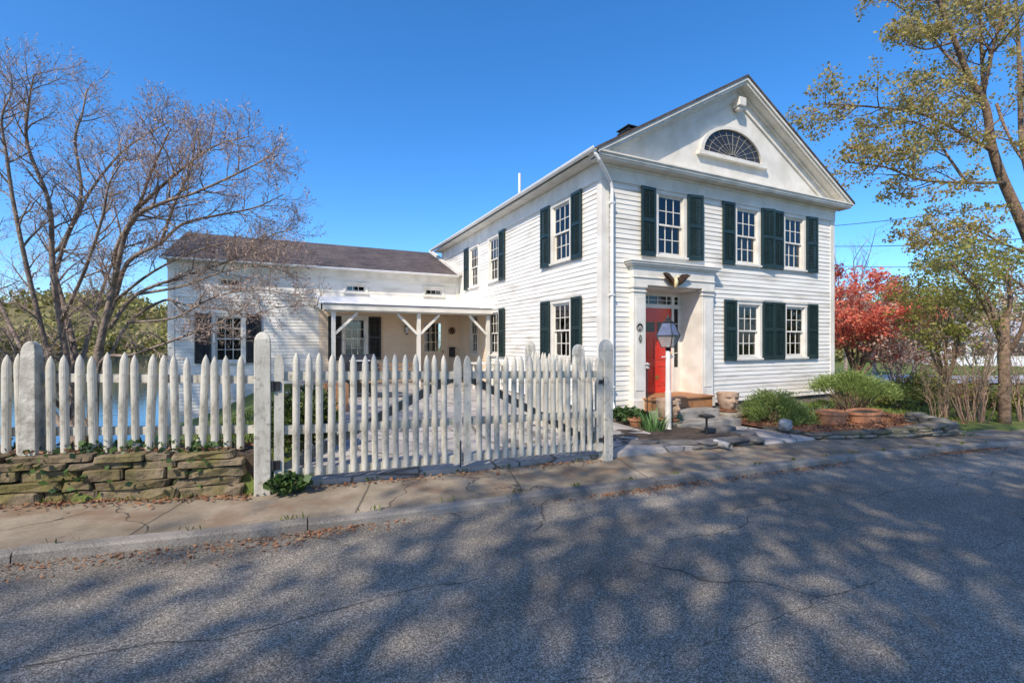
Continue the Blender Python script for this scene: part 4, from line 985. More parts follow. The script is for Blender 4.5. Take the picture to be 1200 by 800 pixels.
def oval_planter(px, py, rx, ry, h, label, tilt=0.0):
    p = on_ground(px, py, .10); T = thing('planter', p, label, 'planter', 'terracotta planters on the mulch')
    b = MB(); n = 28
    for r, z in ((.80, 0), (.90, .05), (.96, h * .55), (1.0, h * .78), (1.06, h * .80), (1.07, h), (.98, h), (.94, h * .8)):
        for i in range(n): a = 2 * pi * i / n; b.v.append((p.x + rx * r * cos(a), p.y + ry * r * sin(a), p.z + z + tilt * rx * r * cos(a)))
    for j in range(7):
        for i in range(n): q = (i + 1) % n; b.f.append((j * n + i, j * n + q, j * n + q + n, j * n + i + n))
    b.f.append(tuple(range(n))[::-1]); b.build('tub', M['terracotta'], T, smooth=False)
    b = MB(); b.v = [(p.x + rx * .96 * cos(2 * pi * i / n), p.y + ry * .96 * sin(2 * pi * i / n), p.z + h * .82 + tilt * rx * cos(2 * pi * i / n)) for i in range(n)]; b.f = [tuple(range(n))]; b.build('potting_soil', M['soil'], T)
    for i in (-1, 1):
        a = -pi / 2 + i * .5; b = MB(); b.tube([(p.x + rx * 1.0 * cos(a + q * .1), p.y + ry * 1.0 * sin(a + q * .1) - .025 * (1 - q * q), p.z + h * .5 - .03 * (1 - abs(q))) for q in (-1, -.5, 0, .5, 1)], .012, 6); b.build('handle', M['terracotta'], T)
    return T
oval_planter(974, 497, .36, .28, .30, 'oval terracotta planter, the nearer to the steps of two on the mulch')
oval_planter(1013, 495, .40, .30, .28, 'oval terracotta planter under the spreading juniper, slightly tilted', .05)
p = on_ground(745, 500, .07); T = thing('flower_pot', p, 'small plain terracotta flower pot at the foot of the iris', 'pot')
MB().lathe(p, [(.10, 0), (.15, .14), (.165, .14), (.165, .18), (.145, .18), (.14, .12)], 20).build('pot', M['terracotta'], T); MB().lathe(p, [(.14, .15), (0, .155)], 16).build('potting_soil', M['soil'], T)

# furniture in the yard
def patio_at(px, py):
    r = ray(px, py); d = 12.0
    for _ in range(50):
        q = CAM + r * d; d += ((patio_z(q.x, q.y) - CAM.z) / r.z - d) * .6
    q = CAM + r * d; return Vector((q.x, q.y, patio_z(q.x, q.y)))
p = patio_at(460, 467); T = thing('garden_bench', p, 'weathered wooden slatted bench in front of the porch, seen through the gate', 'bench')
b = MB()
for i in range(4): b.box(p.x - .75, p.x + .75, p.y - .02 + .115 * i, p.y + .08 + .115 * i, p.z + .42, p.z + .45)
b.build('seat', M['wood'], T)
b = MB()
for i in range(3): b.box(p.x - .75, p.x + .75, p.y + .44 + .01 * i, p.y + .465 + .01 * i, p.z + .55 + .12 * i, p.z + .64 + .12 * i)
b.build('backrest', M['wood'], T)
for x in (-.68, .62):
    MB().box(p.x + x, p.x + x + .06, p.y, p.y + .06, p.z, p.z + .419).build('leg', M['wood'], T); MB().box(p.x + x, p.x + x + .06, p.y + .38, p.y + .439, p.z, p.z + .95).build('leg', M['wood'], T)
p = patio_at(392, 480); T = thing('planter_box', p, 'square orange wooden planter box on the flagstones behind the gate', 'planter')
b = MB(); w = .26
for i in range(5):
    x = p.x - w + .104 * i
    for y in (p.y - w, p.y + w - .02): b.box(x, x + .1, y, y + .02, p.z, p.z + .55)
for i in range(5):
    y = p.y - w + .022 + .096 * i
    for x in (p.x - w, p.x + w - .02): b.box(x, x + .02, y, y + .092, p.z, p.z + .55)
b.build('side_panel', M['planter_wood'], T); MB().box(p.x - w + .021, p.x + w - .021, p.y - w + .021, p.y + w - .021, p.z + .02, p.z + .48).build('potting_soil', M['soil'], T)
p = patio_at(420, 464); T = thing('barbecue_grill', p, 'dark covered barbecue grill standing under the porch window', 'grill')
bevel(MB().box(p.x - .42, p.x + .42, p.y - .25, p.y + .25, p.z + .10, p.z + .82).build('body', M['black_metal'], T, recalc=True), .03, 3)
b = MB(); n = 14
for i in range(n + 1):
    a = pi * i / n
    for x in (p.x - .40, p.x + .40): b.v.append((x, p.y - .24 * cos(a), p.z + .821 + .26 * sin(a)))
b.f = [(2 * i, 2 * i + 1, 2 * i + 3, 2 * i + 2) for i in range(n)] + [tuple(range(0, 2 * n + 2, 2)), tuple(range(1, 2 * n + 2, 2))]; b.build('lid', M['black_metal'], T, recalc=True)
MB().tube([(p.x - .25, p.y - .27, p.z + .92), (p.x + .25, p.y - .27, p.z + .92)], .014, 8).build('handle', M['metal_white'], T)
for x in (-.36, .36):
    for y in (-.2, .2): MB().lathe((p.x + x, p.y + y, p.z), [(.04, 0), (.04, .1)], 8).build('caster', M['black_metal'], T)
p = patio_at(566, 458); q = (p.x, p.y); T = thing('potting_table', p, 'white wooden table with diagonal braces beside the right porch post', 'table')
p = Vector((-.55, 5.2, patio_z(-.55, 5.2))); T.location = p; ORG[T.name] = p
bevel(MB().box(p.x - .45, p.x + .45, p.y - .28, p.y + .28, p.z + .80, p.z + .85).build('tabletop', M['trim'], T, recalc=True), .006)
for x in (-.38, .33):
    for y in (-.24, .19): MB().box(p.x + x, p.x + x + .05, p.y + y, p.y + y + .05, p.z, p.z + .799).build('leg', M['trim'], T, recalc=True)
for s in (-1, 1): MB().bar((p.x + s * .36, p.y - .23, p.z + .35), (p.x + s * .05, p.y - .23, p.z + .79), .04, .04).build('brace', M['trim'], T, recalc=True)
p = patio_at(362, 478); T = thing('plank_seat', p, 'low white plank seat at the left edge of the flagstones', 'bench')
MB().box(p.x - .55, p.x + .55, p.y - .12, p.y + .12, p.z + .30, p.z + .36).build('plank', M['picket'], T, recalc=True)
for x in (-.45, .38): MB().box(p.x + x, p.x + x + .08, p.y - .1, p.y + .1, p.z - .05, p.z + .299).build('leg', M['wood'], T, recalc=True)

# ================================================================== TREES AND PLANTS
NR = np.random.default_rng(4)
def smooth_path(pts, k=4):
    P = [Vector(p) for p in pts]; P = [P[0] * 2 - P[1]] + P + [P[-1] * 2 - P[-2]]; out = []
    for i in range(1, len(P) - 2):
        for j in range(k):
            t = j / k; a, b_, c, d = P[i - 1], P[i], P[i + 1], P[i + 2]
            out.append(.5 * ((2 * b_) + (c - a) * t + (2 * a - 5 * b_ + 4 * c - d) * t * t + (3 * b_ - a - 3 * c + d) * t ** 3))
    return out + [P[-2]]
class Tree:
    def __init__(s, seed): s.wood = MB(); s.twig = MB(); s.tips = []; s.dirs = []; s.r = random.Random(seed)
    def limb(s, pts, r0, r1, n=7, k=4, wig=.0):
        P = smooth_path(pts, k)
        if wig: P = [P[0]] + [p + Vector((s.r.gauss(0, wig), s.r.gauss(0, wig), s.r.gauss(0, wig))) for p in P[1:]]
        R_ = [r0 + (r1 - r0) * (i / (len(P) - 1)) ** .8 for i in range(len(P))]
        s.wood.tube(P, R_, n); return P, R_
    def sprout(s, P, R_, n, L, lv, spread=(35, 65), up=.25, t0=.25, fall=.5, to='wood', sub=(7, 5, 4), minr=.004, curve=.25, flat=0.0):
        rg = s.r; tot = len(P) - 1
        for i in range(n):
            t = t0 + (1 - t0) * ((i + rg.random()) / n); f = t * tot; a = min(int(f), tot - 1); p = P[a].lerp(P[a + 1], f - a)
            d = (P[a + 1] - P[a]).normalized(); ax = d.orthogonal().normalized(); ax = Matrix.Rotation(rg.uniform(0, 2 * pi), 3, d) @ ax
            d2 = Matrix.Rotation(radians(rg.uniform(*spread)), 3, ax) @ d; d2.z = d2.z * (1 - flat) + up; d2.normalize()
            l = rg.uniform(*L) * (1 - .45 * t); r = max(minr, min(R_[a] * .62, l * .022)); m = 5 if lv > 1 else (4 if lv == 1 else 3)
            Q = [p]; dd = d2.copy()
            for j in range(m):
                Q.append(Q[-1] + dd * (l / m)); dd = (dd + Vector((rg.gauss(0, .16), rg.gauss(0, .16), rg.gauss(0, .12) + curve * .18))).normalized()
            RR = [r * (1 - .75 * j / m) for j in range(m + 1)]
            (s.wood if lv >= 2 else s.twig).tube(Q, RR, 5 if lv >= 2 else 3, False)
            if lv > 0: s.sprout(Q, RR, sub[-lv] if lv <= len(sub) else 5, (L[0] * fall, L[1] * fall), lv - 1, spread, up * .8, .2, fall, to, sub, minr * .7, curve, flat)
            if lv <= 0: s.tips += [Q[-1], Q[len(Q) // 2]]; s.dirs.append(dd)
            elif lv == 1: s.tips.append(Q[-1])
def ground_pt(px, py, depth): return at(px, py, depth)

# ---- bare spreading tree behind the stone wall
mg = Tree(5)
def L_(pts, r0, r1, n, L, lv=2, t0=.22, up=.10, sub=(8, 7, 6), sp=(28, 62)):
    P, R_ = mg.limb([at(*p) for p in pts], r0 * .74, r1 * .8, 8); mg.sprout(P, R_, int(n * 1.6), (L[0] * .88, L[1] * .88), lv, sp, up, t0, .52, sub=sub, minr=.0044); return P
B1 = 6.7
L_([(92, 540, B1), (88, 480, B1), (78, 420, 6.7), (62, 320, 6.6), (58, 240, 6.5), (32, 170, 6.3), (34, 120, 6.2), (40, 88, 6.1)], .085, .010, 17, (.55, 1.15))
L_([(86, 500, B1), (64, 440, 6.6), (40, 350, 6.4), (18, 250, 6.2), (8, 185, 6.1), (2, 140, 6.0), (12, 112, 5.9)], .062, .010, 15, (.5, 1.1))
L_([(84, 520, B1), (55, 470, 6.9), (30, 420, 7.0), (-10, 330, 7.2), (-40, 220, 7.2), (-50, 150, 7.1)], .06, .012, 12, (.6, 1.2))
L_([(96, 505, B1), (85, 403, 6.9), (61, 307, 7.1), (74, 285, 7.1), (95, 230, 7.2), (88, 165, 7.2), (96, 135, 7.2), (102, 104, 7.2)], .075, .010, 16, (.5, 1.0))
L_([(61, 335, 6.9), (76, 285, 6.9), (101, 232, 6.8), (131, 191, 6.7), (160, 165, 6.6), (200, 142, 6.6)], .045, .008, 14, (.5, .95))
L_([(104, 520, B1), (114, 430, 6.6), (122, 381, 6.5), (135, 325, 6.5), (136, 292, 6.4), (161, 244, 6.3), (180, 195, 6.2), (200, 150, 6.1)], .085, .010, 16, (.5, 1.0))
L_([(133, 335, 6.5), (152, 262, 6.3), (190, 238, 6.2), (228, 226, 6.1), (285, 200, 6.0), (322, 180, 5.9)], .052, .007, 18, (.5, .95), up=.16)
L_([(110, 515, B1), (114, 412, 6.8), (133, 355, 6.9), (150, 307, 6.9), (188, 285, 6.9), (215, 262, 6.8), (262, 251, 6.7), (300, 243, 6.6), (332, 228, 6.6)], .07, .007, 18, (.5, .95), up=.14)
L_([(188, 287, 6.9), (204, 240, 6.8), (222, 200, 6.8), (228, 165, 6.8), (222, 150, 6.8)], .035, .008, 11, (.45, .85))
L_([(161, 244, 6.3), (205, 205, 6.2), (250, 172, 6.2), (292, 160, 6.1)], .035, .007, 12, (.45, .85))
L_([(112, 500, B1), (118, 425, 6.4), (153, 416, 6.2), (197, 401, 6.0), (230, 388, 5.9), (254, 379, 5.8), (290, 358, 5.7)], .042, .006, 11, (.35, .75), 2, .3, .05, (8, 6, 5))
L_([(112, 450, 6.5), (150, 380, 6.8), (192, 352, 6.9), (216, 357, 6.8), (272, 364, 6.6), (290, 371, 6.5), (325, 360, 6.4), (372, 358, 6.3)], .036, .005, 11, (.35, .75), 2, .3, .10, (8, 7, 5))
L_([(128, 385, 6.6), (160, 345, 6.8), (219, 322, 7.0), (284, 300, 7.1), (318, 276, 7.1), (345, 268, 7.1)], .042, .005, 15, (.45, .9), 2, .25, .12)
L_([(160, 345, 6.8), (215, 335, 6.6), (262, 318, 6.5), (305, 312, 6.4), (340, 318, 6.4)], .030, .005, 13, (.4, .8), 2, .25, .10)
L_([(135, 352, 6.9), (180, 318, 6.6), (235, 292, 6.4), (285, 283, 6.3), (325, 292, 6.3)], .030, .005, 13, (.4, .8), 2, .2, .04)
L_([(150, 378, 6.8), (205, 372, 6.5), (250, 348, 6.4), (300, 340, 6.3), (350, 346, 6.2)], .028, .005, 12, (.4, .75), 2, .2, .06)
L_([(90, 450, 6.8), (110, 370, 7.3), (135, 300, 7.6), (165, 240, 7.8), (178, 190, 7.9)], .05, .008, 12, (.5, 1.0))
L_([(84, 490, B1), (40, 445, 6.3), (0, 410, 6.0), (-50, 370, 5.8)], .05, .010, 9, (.5, 1.0))
L_([(70, 380, 6.7), (98, 320, 6.2), (120, 255, 5.9), (128, 215, 5.8), (150, 180, 5.7)], .04, .007, 13, (.5, .95))
bp = at(95, 520, B1); zb = terrain_z(bp.x, bp.y)
T = thing('bare_tree', (bp.x, bp.y, zb), 'bare many-stemmed tree with pinkish twigs behind the stone wall and picket fence', 'tree')
for k, (dx, dy) in enumerate(((-.10, .0), (.12, .08), (.0, .14))):
    mg.wood.tube([(bp.x + dx * 1.2, bp.y + dy, zb - .3), (bp.x + dx, bp.y + dy, zb + .2), at((86, 104, 92)[k], 490, B1)], [.10, .075, .05], 9)
mg.wood.build('trunk', M['bark_grey'], T, smooth=True); mg.twig.build('twigs', M['twig'], T)
tp = np.array([tuple(t) for t in mg.tips]); M['bud'] = leaf_mat('bud', [(.24, .15, .125), (.42, .28, .22), (.56, .42, .33)], .2)
tp = tp[NR.random(len(tp)) < .6]; MB().leaves(tp + NR.normal(size=tp.shape) * .008, .0145, NR, long=1.8).build('buds', M['bud'], T)

# ---- leaf clouds
def clump(centres, n, r, flat=.5):
    c = np.asarray(centres, float).reshape(-1, 3); k = NR.integers(0, len(c), n); g = NR.normal(size=(n, 3)) * r; g[:, 2] *= flat
    return c[k] + g
M['maple_leaf'] = leaf_mat('maple_leaf', [(.22, .20, .05), (.36, .32, .09), (.46, .40, .12), (.38, .25, .11), (.52, .46, .18)], .5)
M['green_leaf'] = leaf_mat('green_leaf', [(.03, .055, .012), (.07, .105, .02), (.13, .17, .035)], .35)
M['spring_leaf'] = leaf_mat('spring_leaf', [(.16, .19, .035), (.30, .31, .06), (.40, .37, .11)], .5)
M['red_leaf'] = leaf_mat('red_leaf', [(.62, .10, .08), (.80, .22, .15), (.85, .42, .26), (.70, .14, .12)], .5)
M['pine_leaf'] = leaf_mat('juniper_leaf', [(.11, .17, .05), (.24, .32, .08), (.38, .46, .14)], .4)
M['ivy_leaf'] = leaf_mat('ivy_leaf', [(.015, .035, .010), (.04, .085, .02), (.10, .17, .04)], .2, .45)
M['dead_leaf'] = leaf_mat('dead_leaf', [(.13, .055, .03), (.26, .12, .06), (.34, .19, .10)], .1, .9)
M['blade'] = leaf_mat('blade', [(.05, .13, .03), (.10, .22, .06), (.17, .30, .10)], .35)
M['shade_leaf'] = leaf_mat('shade_leaf', [(.04, .07, .015), (.09, .13, .03)], .35)
M['stem'] = leaf_mat('stem', [(.17, .12, .08), (.30, .22, .15), (.24, .13, .09)], .0)

# ---- big tree at the right edge, in yellow bloom
mp = Tree(9); LM = []
def ML(pts, r0, r1, n, L=(1.0, 2.0), lv=2, t0=.2, up=.12, sub=(6, 5, 4), sp=(30, 60), flat=.2):
    P, R_ = mp.limb([at(p[0], p[1], p[2] * 1.24) for p in pts], r0 * .72, r1 * .9, 9); L = (L[0] * 1.2, L[1] * 1.2); mp.sprout(P, R_, n, L, lv, sp, up, t0, .5, sub=sub, minr=.010, flat=flat)
D0 = 13.5
ML([(1262, 520, D0), (1248, 400, D0), (1222, 320, D0), (1197, 260, D0), (1174, 208, D0), (1162, 170, 13.4), (1155, 125, 13.3), (1136, 91, 13.2), (1119, 49, 13.0), (1098, -5, 12.8), (1085, -60, 12.7)], .34, .05, 18, (1.2, 2.2), t0=.5)
ML([(1153, 120, 13.3), (1151, 75, 13.5), (1147, 0, 13.7), (1142, -70, 13.8)], .11, .03, 12, (1.0, 1.9))
ML([(1152, 112, 13.3), (1163, 60, 13.0), (1173, 20, 12.9), (1172, -40, 12.8)], .09, .03, 12, (1.0, 1.9))
ML([(1164, 178, 13.4), (1138, 162, 13.2), (1096, 140, 12.8), (1063, 130, 12.5), (1005, 124, 12.2), (964, 122, 12.0)], .10, .02, 19, (.9, 1.7), up=.10)
ML([(1178, 214, 13.4), (1135, 214, 13.0), (1080, 211, 12.6), (1037, 196, 12.3), (989, 190, 12.0)], .085, .02, 17, (.9, 1.6), up=.08)
ML([(1134, 216, 13.0), (1110, 182, 13.4), (1090, 152, 13.6), (1056, 142, 13.8), (1020, 150, 14)], .07, .02, 12, (.9, 1.5))
ML([(1136, 91, 13.2), (1105, 60, 13.6), (1080, 30, 13.9), (1050, 5, 14.2), (1030, -8, 14.4)], .07, .02, 12, (.9, 1.6))
ML([(1119, 49, 13.0), (1085, 58, 12.7), (1066, 50, 12.5)], .05, .02, 7, (.8, 1.3))
ML([(1235, 330, 13.6), (1215, 240, 14.2), (1198, 170, 14.5), (1195, 80, 14.7), (1190, 0, 14.8), (1186, -60, 14.9)], .20, .04, 15, (1.2, 2.0), t0=.35)
ML([(1168, 122, 13.3), (1178, 150, 13.0), (1200, 190, 12.6), (1230, 210, 12.3)], .07, .03, 7, (.9, 1.6))
ML([(1212, 300, 13.5), (1175, 285, 13.2), (1140, 268, 12.9), (1112, 268, 12.7), (1085, 285, 12.5)], .07, .02, 14, (.9, 1.5), up=.05)
ML([(1230, 350, 13.5), (1190, 330, 13.9), (1150, 310, 14.2), (1110, 315, 14.4)], .07, .02, 12, (.9, 1.5), up=.05)
ML([(1245, 260, 13.5), (1290, 150, 14.0), (1300, 40, 14.2)], .16, .04, 11, (1.2, 2.1))
bp = at(1262, 515, D0 * 1.24); T = thing('maple_tree', (bp.x, bp.y, gz(bp.x)), 'tall tree in pale yellow spring bloom at the right edge, limbs reaching over house corner', 'tree')
mp.wood.build('trunk', M['bark_brown'], T, smooth=True); mp.twig.build('twigs', M['bark_grey'], T)
tp = np.array([tuple(t) for t in mp.tips]); keep = NR.random(len(tp)) < .75
MB().leaves(clump(tp[keep], 44000, .10, .7), .072, NR, jit=.5).build('foliage', M['maple_leaf'], T)

def gen_tree(name, base, h, label, cat, seed, limbs=7, spread=.45, r=.09, L=(.8, 1.5), n=10, bark='bark_grey', leaf=None, nleaf=3000, ls=.07, lr=.08, flat=.6, lv=2, up=.2, trunk_h=.25, droop=0.0, group=None, crown=1.0, twigm='stem', sub=(5, 4, 3), sflat=0.0, lean=(0, 0)):
    t = Tree(seed); base = Vector(base); rg = t.r
    top = base + Vector((lean[0] * h, lean[1] * h, h * trunk_h))
    P, R_ = t.limb([base - Vector((0, 0, .15)), base.lerp(top, .5) + Vector((rg.gauss(0, .02) * h, rg.gauss(0, .02) * h, 0)), top], r * 1.15, r * .9, 9)
    for i in range(limbs):
        a = 2 * pi * (i + rg.uniform(-.3, .3)) / limbs; s = spread * rg.uniform(.5, 1.15) * crown; hh = h * (1 - trunk_h) * rg.uniform(.72, 1.0) * (1.0 - .35 * (s / (spread * crown + 1e-6)) ** 2)
        o = Vector((cos(a), sin(a), 0)); e = top + o * (s * h) + Vector((lean[0] * h, lean[1] * h, hh - droop * h))
        st = base.lerp(top, rg.uniform(.6, 1.0))
        mid = st.lerp(e, .45) + Vector((0, 0, (.08 + droop) * h)) + o * (.06 * s * h)
        P, R_ = t.limb([st, st.lerp(mid, .5) + Vector((rg.gauss(0, .015) * h,) * 3), mid, mid.lerp(e, .55) + Vector((rg.gauss(0, .02) * h, rg.gauss(0, .02) * h, 0)), e], r * .6, r * .12, 6)
        t.sprout(P, R_, n, L, lv, (30, 65), up, .25, .52, sub=sub, minr=.004, flat=sflat)
    T = thing(name, base, label, cat, group)
    t.wood.build('trunk', M[bark], T, smooth=True); t.twig.build('twigs', M[twigm], T)
    if leaf and nleaf:
        tp = np.array([tuple(q) for q in t.tips]); keep = NR.random(len(tp)) < .7
        MB().leaves(clump(tp[keep], nleaf, lr, flat), ls, NR, jit=.5).build('foliage', M[leaf], T)
    return T
def gp(px, py, dz=0.0):
    q = on_ground(px, py); return Vector((q.x, q.y, terrain_z(q.x, q.y)))
def gpd(px, depth):
    q = at(px, 400, depth); return Vector((q.x, q.y, terrain_z(q.x, q.y)))
gen_tree('red_maple', gpd(1003, 17.0), 5.5, 'feathery red-leaved maple beyond the right corner of the house', 'tree', 31, 10, .31, .09, (.6, 1.2), 11, 'bark_brown', 'red_leaf', 24000, .065, .11, .4, trunk_h=.18, droop=.02, sflat=.3)
gen_tree('small_tree', gpd(1108, 12.6), 5.0, 'slender upright small tree with fresh yellow-green leaves behind dry stone wall end', 'tree', 33, 7, .20, .065, (.5, 1.0), 10, 'bark_brown', 'spring_leaf', 7000, .055, .09, .8, trunk_h=.2)
gen_tree('rough_tree', gpd(1177, 11.9), 5.6, 'rough-barked brown tree with forked trunk beside the bare-stemmed shrub', 'tree', 35, 4, .22, .115, (.6, 1.3), 9, 'bark_brown', 'spring_leaf', 2200, .06, .10, .7, trunk_h=.48)
gen_tree('spring_tree', gpd(1075, 27), 6.5, 'pale yellow-green young tree across the lawn behind the red shrub', 'tree', 45, 8, .34, .10, (.7, 1.5), 8, 'bark_pale', 'spring_leaf', 7000, .10, .16, .7, trunk_h=.22)
gen_tree('spring_tree', gpd(1022, 31), 7.0, 'tan-green hazy tree farther across the lawn, just right of the red maple top', 'tree', 46, 8, .34, .10, (.8, 1.6), 8, 'bark_pale', 'bud', 6000, .10, .16, .7, trunk_h=.22)
gen_tree('bare_tree', gpd(990, 24), 9.5, 'thin bare tree behind the house showing beyond its right eave', 'tree', 37, 6, .26, .09, (.9, 1.8), 8, 'bark_pale', None, 0, trunk_h=.3)
gen_tree('blossom_shrub', gpd(1048, 16.5), 4.3, 'loose tan-budded tall shrub between the red maple and slender green tree', 'shrub', 39, 8, .40, .05, (.5, 1.1), 9, 'bark_pale', 'bud', 6000, .06, .12, .7, trunk_h=.12)
gen_tree('blossom_shrub', gpd(1150, 18.5), 5.2, 'wide tan-budded tall shrub in front of the low white house', 'shrub', 40, 8, .40, .06, (.6, 1.3), 8, 'bark_pale', 'bud', 5000, .07, .14, .7, trunk_h=.12)
gen_tree('red_shrub', gpd(1058, 20), 3.6, 'small dull-red leafed shrub lower than the red maple beside it', 'shrub', 41, 7, .40, .04, (.5, .9), 7, 'bark_brown', 'red_leaf', 2200, .08, .12, .5, trunk_h=.12)
# many-stemmed shrubs by the road
def stems(name, base, n, h, spread, label, seed, leaf=None, nl=0, ls=.04, r=.016, group=None):
    t = Tree(seed); rg = t.r; base = Vector(base)
    for i in range(n):
        a = rg.uniform(0, 2 * pi); s = spread * sqrt(rg.random()); hh = h * rg.uniform(.6, 1.05)
        b0 = base + Vector((cos(a), sin(a), 0)) * (.12 * rg.random() + s * .15) - Vector((0, 0, .08)); e = base + Vector((cos(a) * s, sin(a) * s, hh))
        m = b0.lerp(e, .5) + Vector((rg.gauss(0, .06), rg.gauss(0, .06), .06 * h)) - Vector((cos(a), sin(a), 0)) * s * .12
        P, R_ = t.limb([b0, b0.lerp(m, .5), m, e], r * rg.uniform(.7, 1.3), r * .25, 5, 3, .01); t.sprout(P, R_, 7, (.3, .7), 1, (20, 50), .35, .3, .5, sub=(4, 3, 3), minr=.003)
    T = thing(name, base, label, 'shrub', group); t.wood.build('stems', M['stem'], T); t.twig.build('twigs', M['stem'], T)
    if leaf: MB().leaves(clump([tuple(q) for q in t.tips], nl, .06, .8), ls, NR).build('foliage', M[leaf], T)
    return T
stems('bare_shrub', gpd(1143, 12.0), 26, 2.4, 1.0, 'bare vase of thin tan stems between slender green tree and rough brown trunk', 51, 'spring_leaf', 700)
stems('bare_shrub', gpd(1205, 12.4), 20, 2.6, .9, 'bare tangle of reddish stems at the right edge beside the rough brown trunk', 52, 'bud', 900)
stems('bramble', gpd(1128, 12.9), 34, 1.0, .75, 'low tangled brown brush at the foot of the bare tan stems', 53, 'dead_leaf', 900, .05, .008)
stems('dark_shrub', gpd(1104, 12.3), 12, 1.7, .5, 'dark thin-stemmed shrub rising from the end of the dry-stacked wall', 54, 'green_leaf', 300, .045, .012)
def bush(name, base, w, h, label, leaf='green_leaf', n=2500, ls=.07, seed=1, cat='shrub', group=None, flat=.0):
    rg = np.random.default_rng(seed); base = Vector(base); k = 16
    c = []
    for i in range(k):
        a = rg.uniform(0, 2 * pi); r = sqrt(rg.random()) * .38 * w; c.append((base.x + r * cos(a), base.y + r * sin(a), base.z + h * rg.uniform(.25, .82) * (1 - .5 * (r / (.5 * w)) ** 2)))
    T = thing(name, base, label, cat, group)
    b = MB()
    for q in c: b.tube([base, Vector(base).lerp(Vector(q), .5) + Vector((0, 0, .05)), q], [.012, .009, .004], 4, False)
    b.build('stems', M['stem'], T)
    g = rg.normal(size=(n, 3)); g /= np.linalg.norm(g, axis=1)[:, None]; g *= (rg.random((n, 1)) ** .4)
    pts = np.array(c)[rg.integers(0, k, n)] + g * np.array([w * .20, w * .20, h * .22]); pts[:, 2] = np.maximum(pts[:, 2], base.z + .02)
    MB().leaves(pts, ls, rg, flat=flat).build('foliage', M[leaf], T); return T
bush('green_bush', gpd(1080, 16), 1.9, 1.25, 'rounded bright green bush behind the mulch bed and slender tree', 'spring_leaf', 3200, .07, 61)
bush('green_bush', gpd(1052, 15), 1.3, .9, 'smaller bright green bush left of the larger green one', 'spring_leaf', 1800, .065, 62)
bush('green_bush', gpd(1215, 14.5), 2.2, 1.1, 'fresh green bush at the right edge behind the reddish stems', 'spring_leaf', 3000, .07, 63)
bush('green_bush', gpd(1160, 15.5), 1.8, .8, 'low green bush behind the bare vase of tan stems', 'green_leaf', 2000, .07, 64)
# spreading junipers in the mulch
def juniper(base, w, h, label, seed, leg=.35, n=5200, pads=26, leaf='pine_leaf'):
    rg = np.random.default_rng(seed); base = Vector(base); T = thing('juniper', base, label, 'shrub', 'junipers in the mulch bed'); b = MB(); f = MB()
    for i in range(pads):
        a = rg.uniform(0, 2 * pi); r = sqrt(rg.random()) * .5; z = h * (leg + (1 - leg) * (1 - (r / .5) ** 2) * rg.uniform(.6, 1.0))
        e = base + Vector((cos(a) * r * w, sin(a) * r * w, z)); m = base.lerp(e, .55) + Vector((0, 0, .05))
        b.tube([base - Vector((0, 0, .05)), base.lerp(m, .5) + Vector((rg.normal() * .03, rg.normal() * .03, 0)), m, e], [.022, .018, .012, .005], 5, False)
        k = n // pads; pts = np.array(e) + rg.normal(size=(k, 3)) * np.array([w * .078, w * .078, h * .06])
        out = np.array([cos(a) * .6, sin(a) * .6, .55]); f.leaves(pts, .016, rg, up=out, long=4.2)
    b.build('branches', M['bark_brown'], T); f.build('foliage', M[leaf], T)
juniper(gp(908, 499) + Vector((0, 0, .05)), 1.4, .78, 'rounded light green juniper near the steps, in front of the house wall', 71, .15, 17000, 60)
juniper(gpd(998, 12.0), 1.75, 1.2, 'flat-topped spreading juniper near the far corner of house, above the planters', 72, .62, 15000, 44)
juniper(gp(965, 487), 1.0, .5, 'small dark juniper between the two larger ones', 73, .2, 2600, 16)
# strap-leaved clumps
def blades(name, base, n, h, w, label, seed, group='strap-leaved clumps', sp=.5):
    rg = random.Random(seed); b = MB(); base = Vector(base)
    for i in range(n):
        a = rg.uniform(0, 2 * pi); r = w * sqrt(rg.random()); p = base + Vector((cos(a) * r, sin(a) * r, -.02)); d = Vector((cos(a) * sp * rg.random(), sin(a) * sp * rg.random(), 1)); l = h * rg.uniform(.6, 1.1); sd = Vector((-sin(a + rg.uniform(-1, 1)), cos(a), 0)).normalized() * rg.uniform(.012, .02)
        o = len(b.v)
        for j in range(5):
            t = j / 4; c = p + d.normalized() * (l * t) + Vector((cos(a), sin(a), 0)) * (sp * .5 * l * t ** 2.2) - Vector((0, 0, .25 * sp * l * t ** 3)); ww = sd * (1 - t ** 1.6) if j < 4 else sd * .03
            b.v += [tuple(c - ww), tuple(c + ww)]
        b.f += [(o + 2 * j, o + 2 * j + 1, o + 2 * j + 3, o + 2 * j + 2) for j in range(4)]
    ob = b.build(name, M['blade']); rebase(ob, base); return tag(ob, label, 'plant', group)
blades('iris_clump', on_ground(765, 504, .08), 60, .52, .22, 'tall green iris clump beside the lamp post foot', 81)
blades('iris_clump', on_ground(955, 492, .08), 42, .50, .20, 'pale green strap leaves between the junipers, left of the nearer planter', 82)
blades('iris_clump', gp(1118, 508), 44, .45, .18, 'green strap leaves at the end of the dry-stacked wall', 83)
blades('iris_clump', on_ground(790, 497, .08), 22, .36, .12, 'short green blades in the shade right of the lamp post', 84)
bush('ground_plant', on_ground(735, 497, .06), .7, .42, 'dark leafy plant at the left corner of the lamp bed', 'ivy_leaf', 700, .07, 91, 'plant')
bush('ground_plant', Vector((-6.15, -2.83, gz(-6.1))), .42, .24, 'leafy weeds growing at the gate foot beside the tall left gate post', 'ivy_leaf', 420, .065, 92, 'plant')
bush('ground_plant', Vector((-6.0, -1.2, gz(-6) + .1)), 1.0, .85, 'bright green shrub just behind the gate hinges', 'green_leaf', 2200, .07, 93)
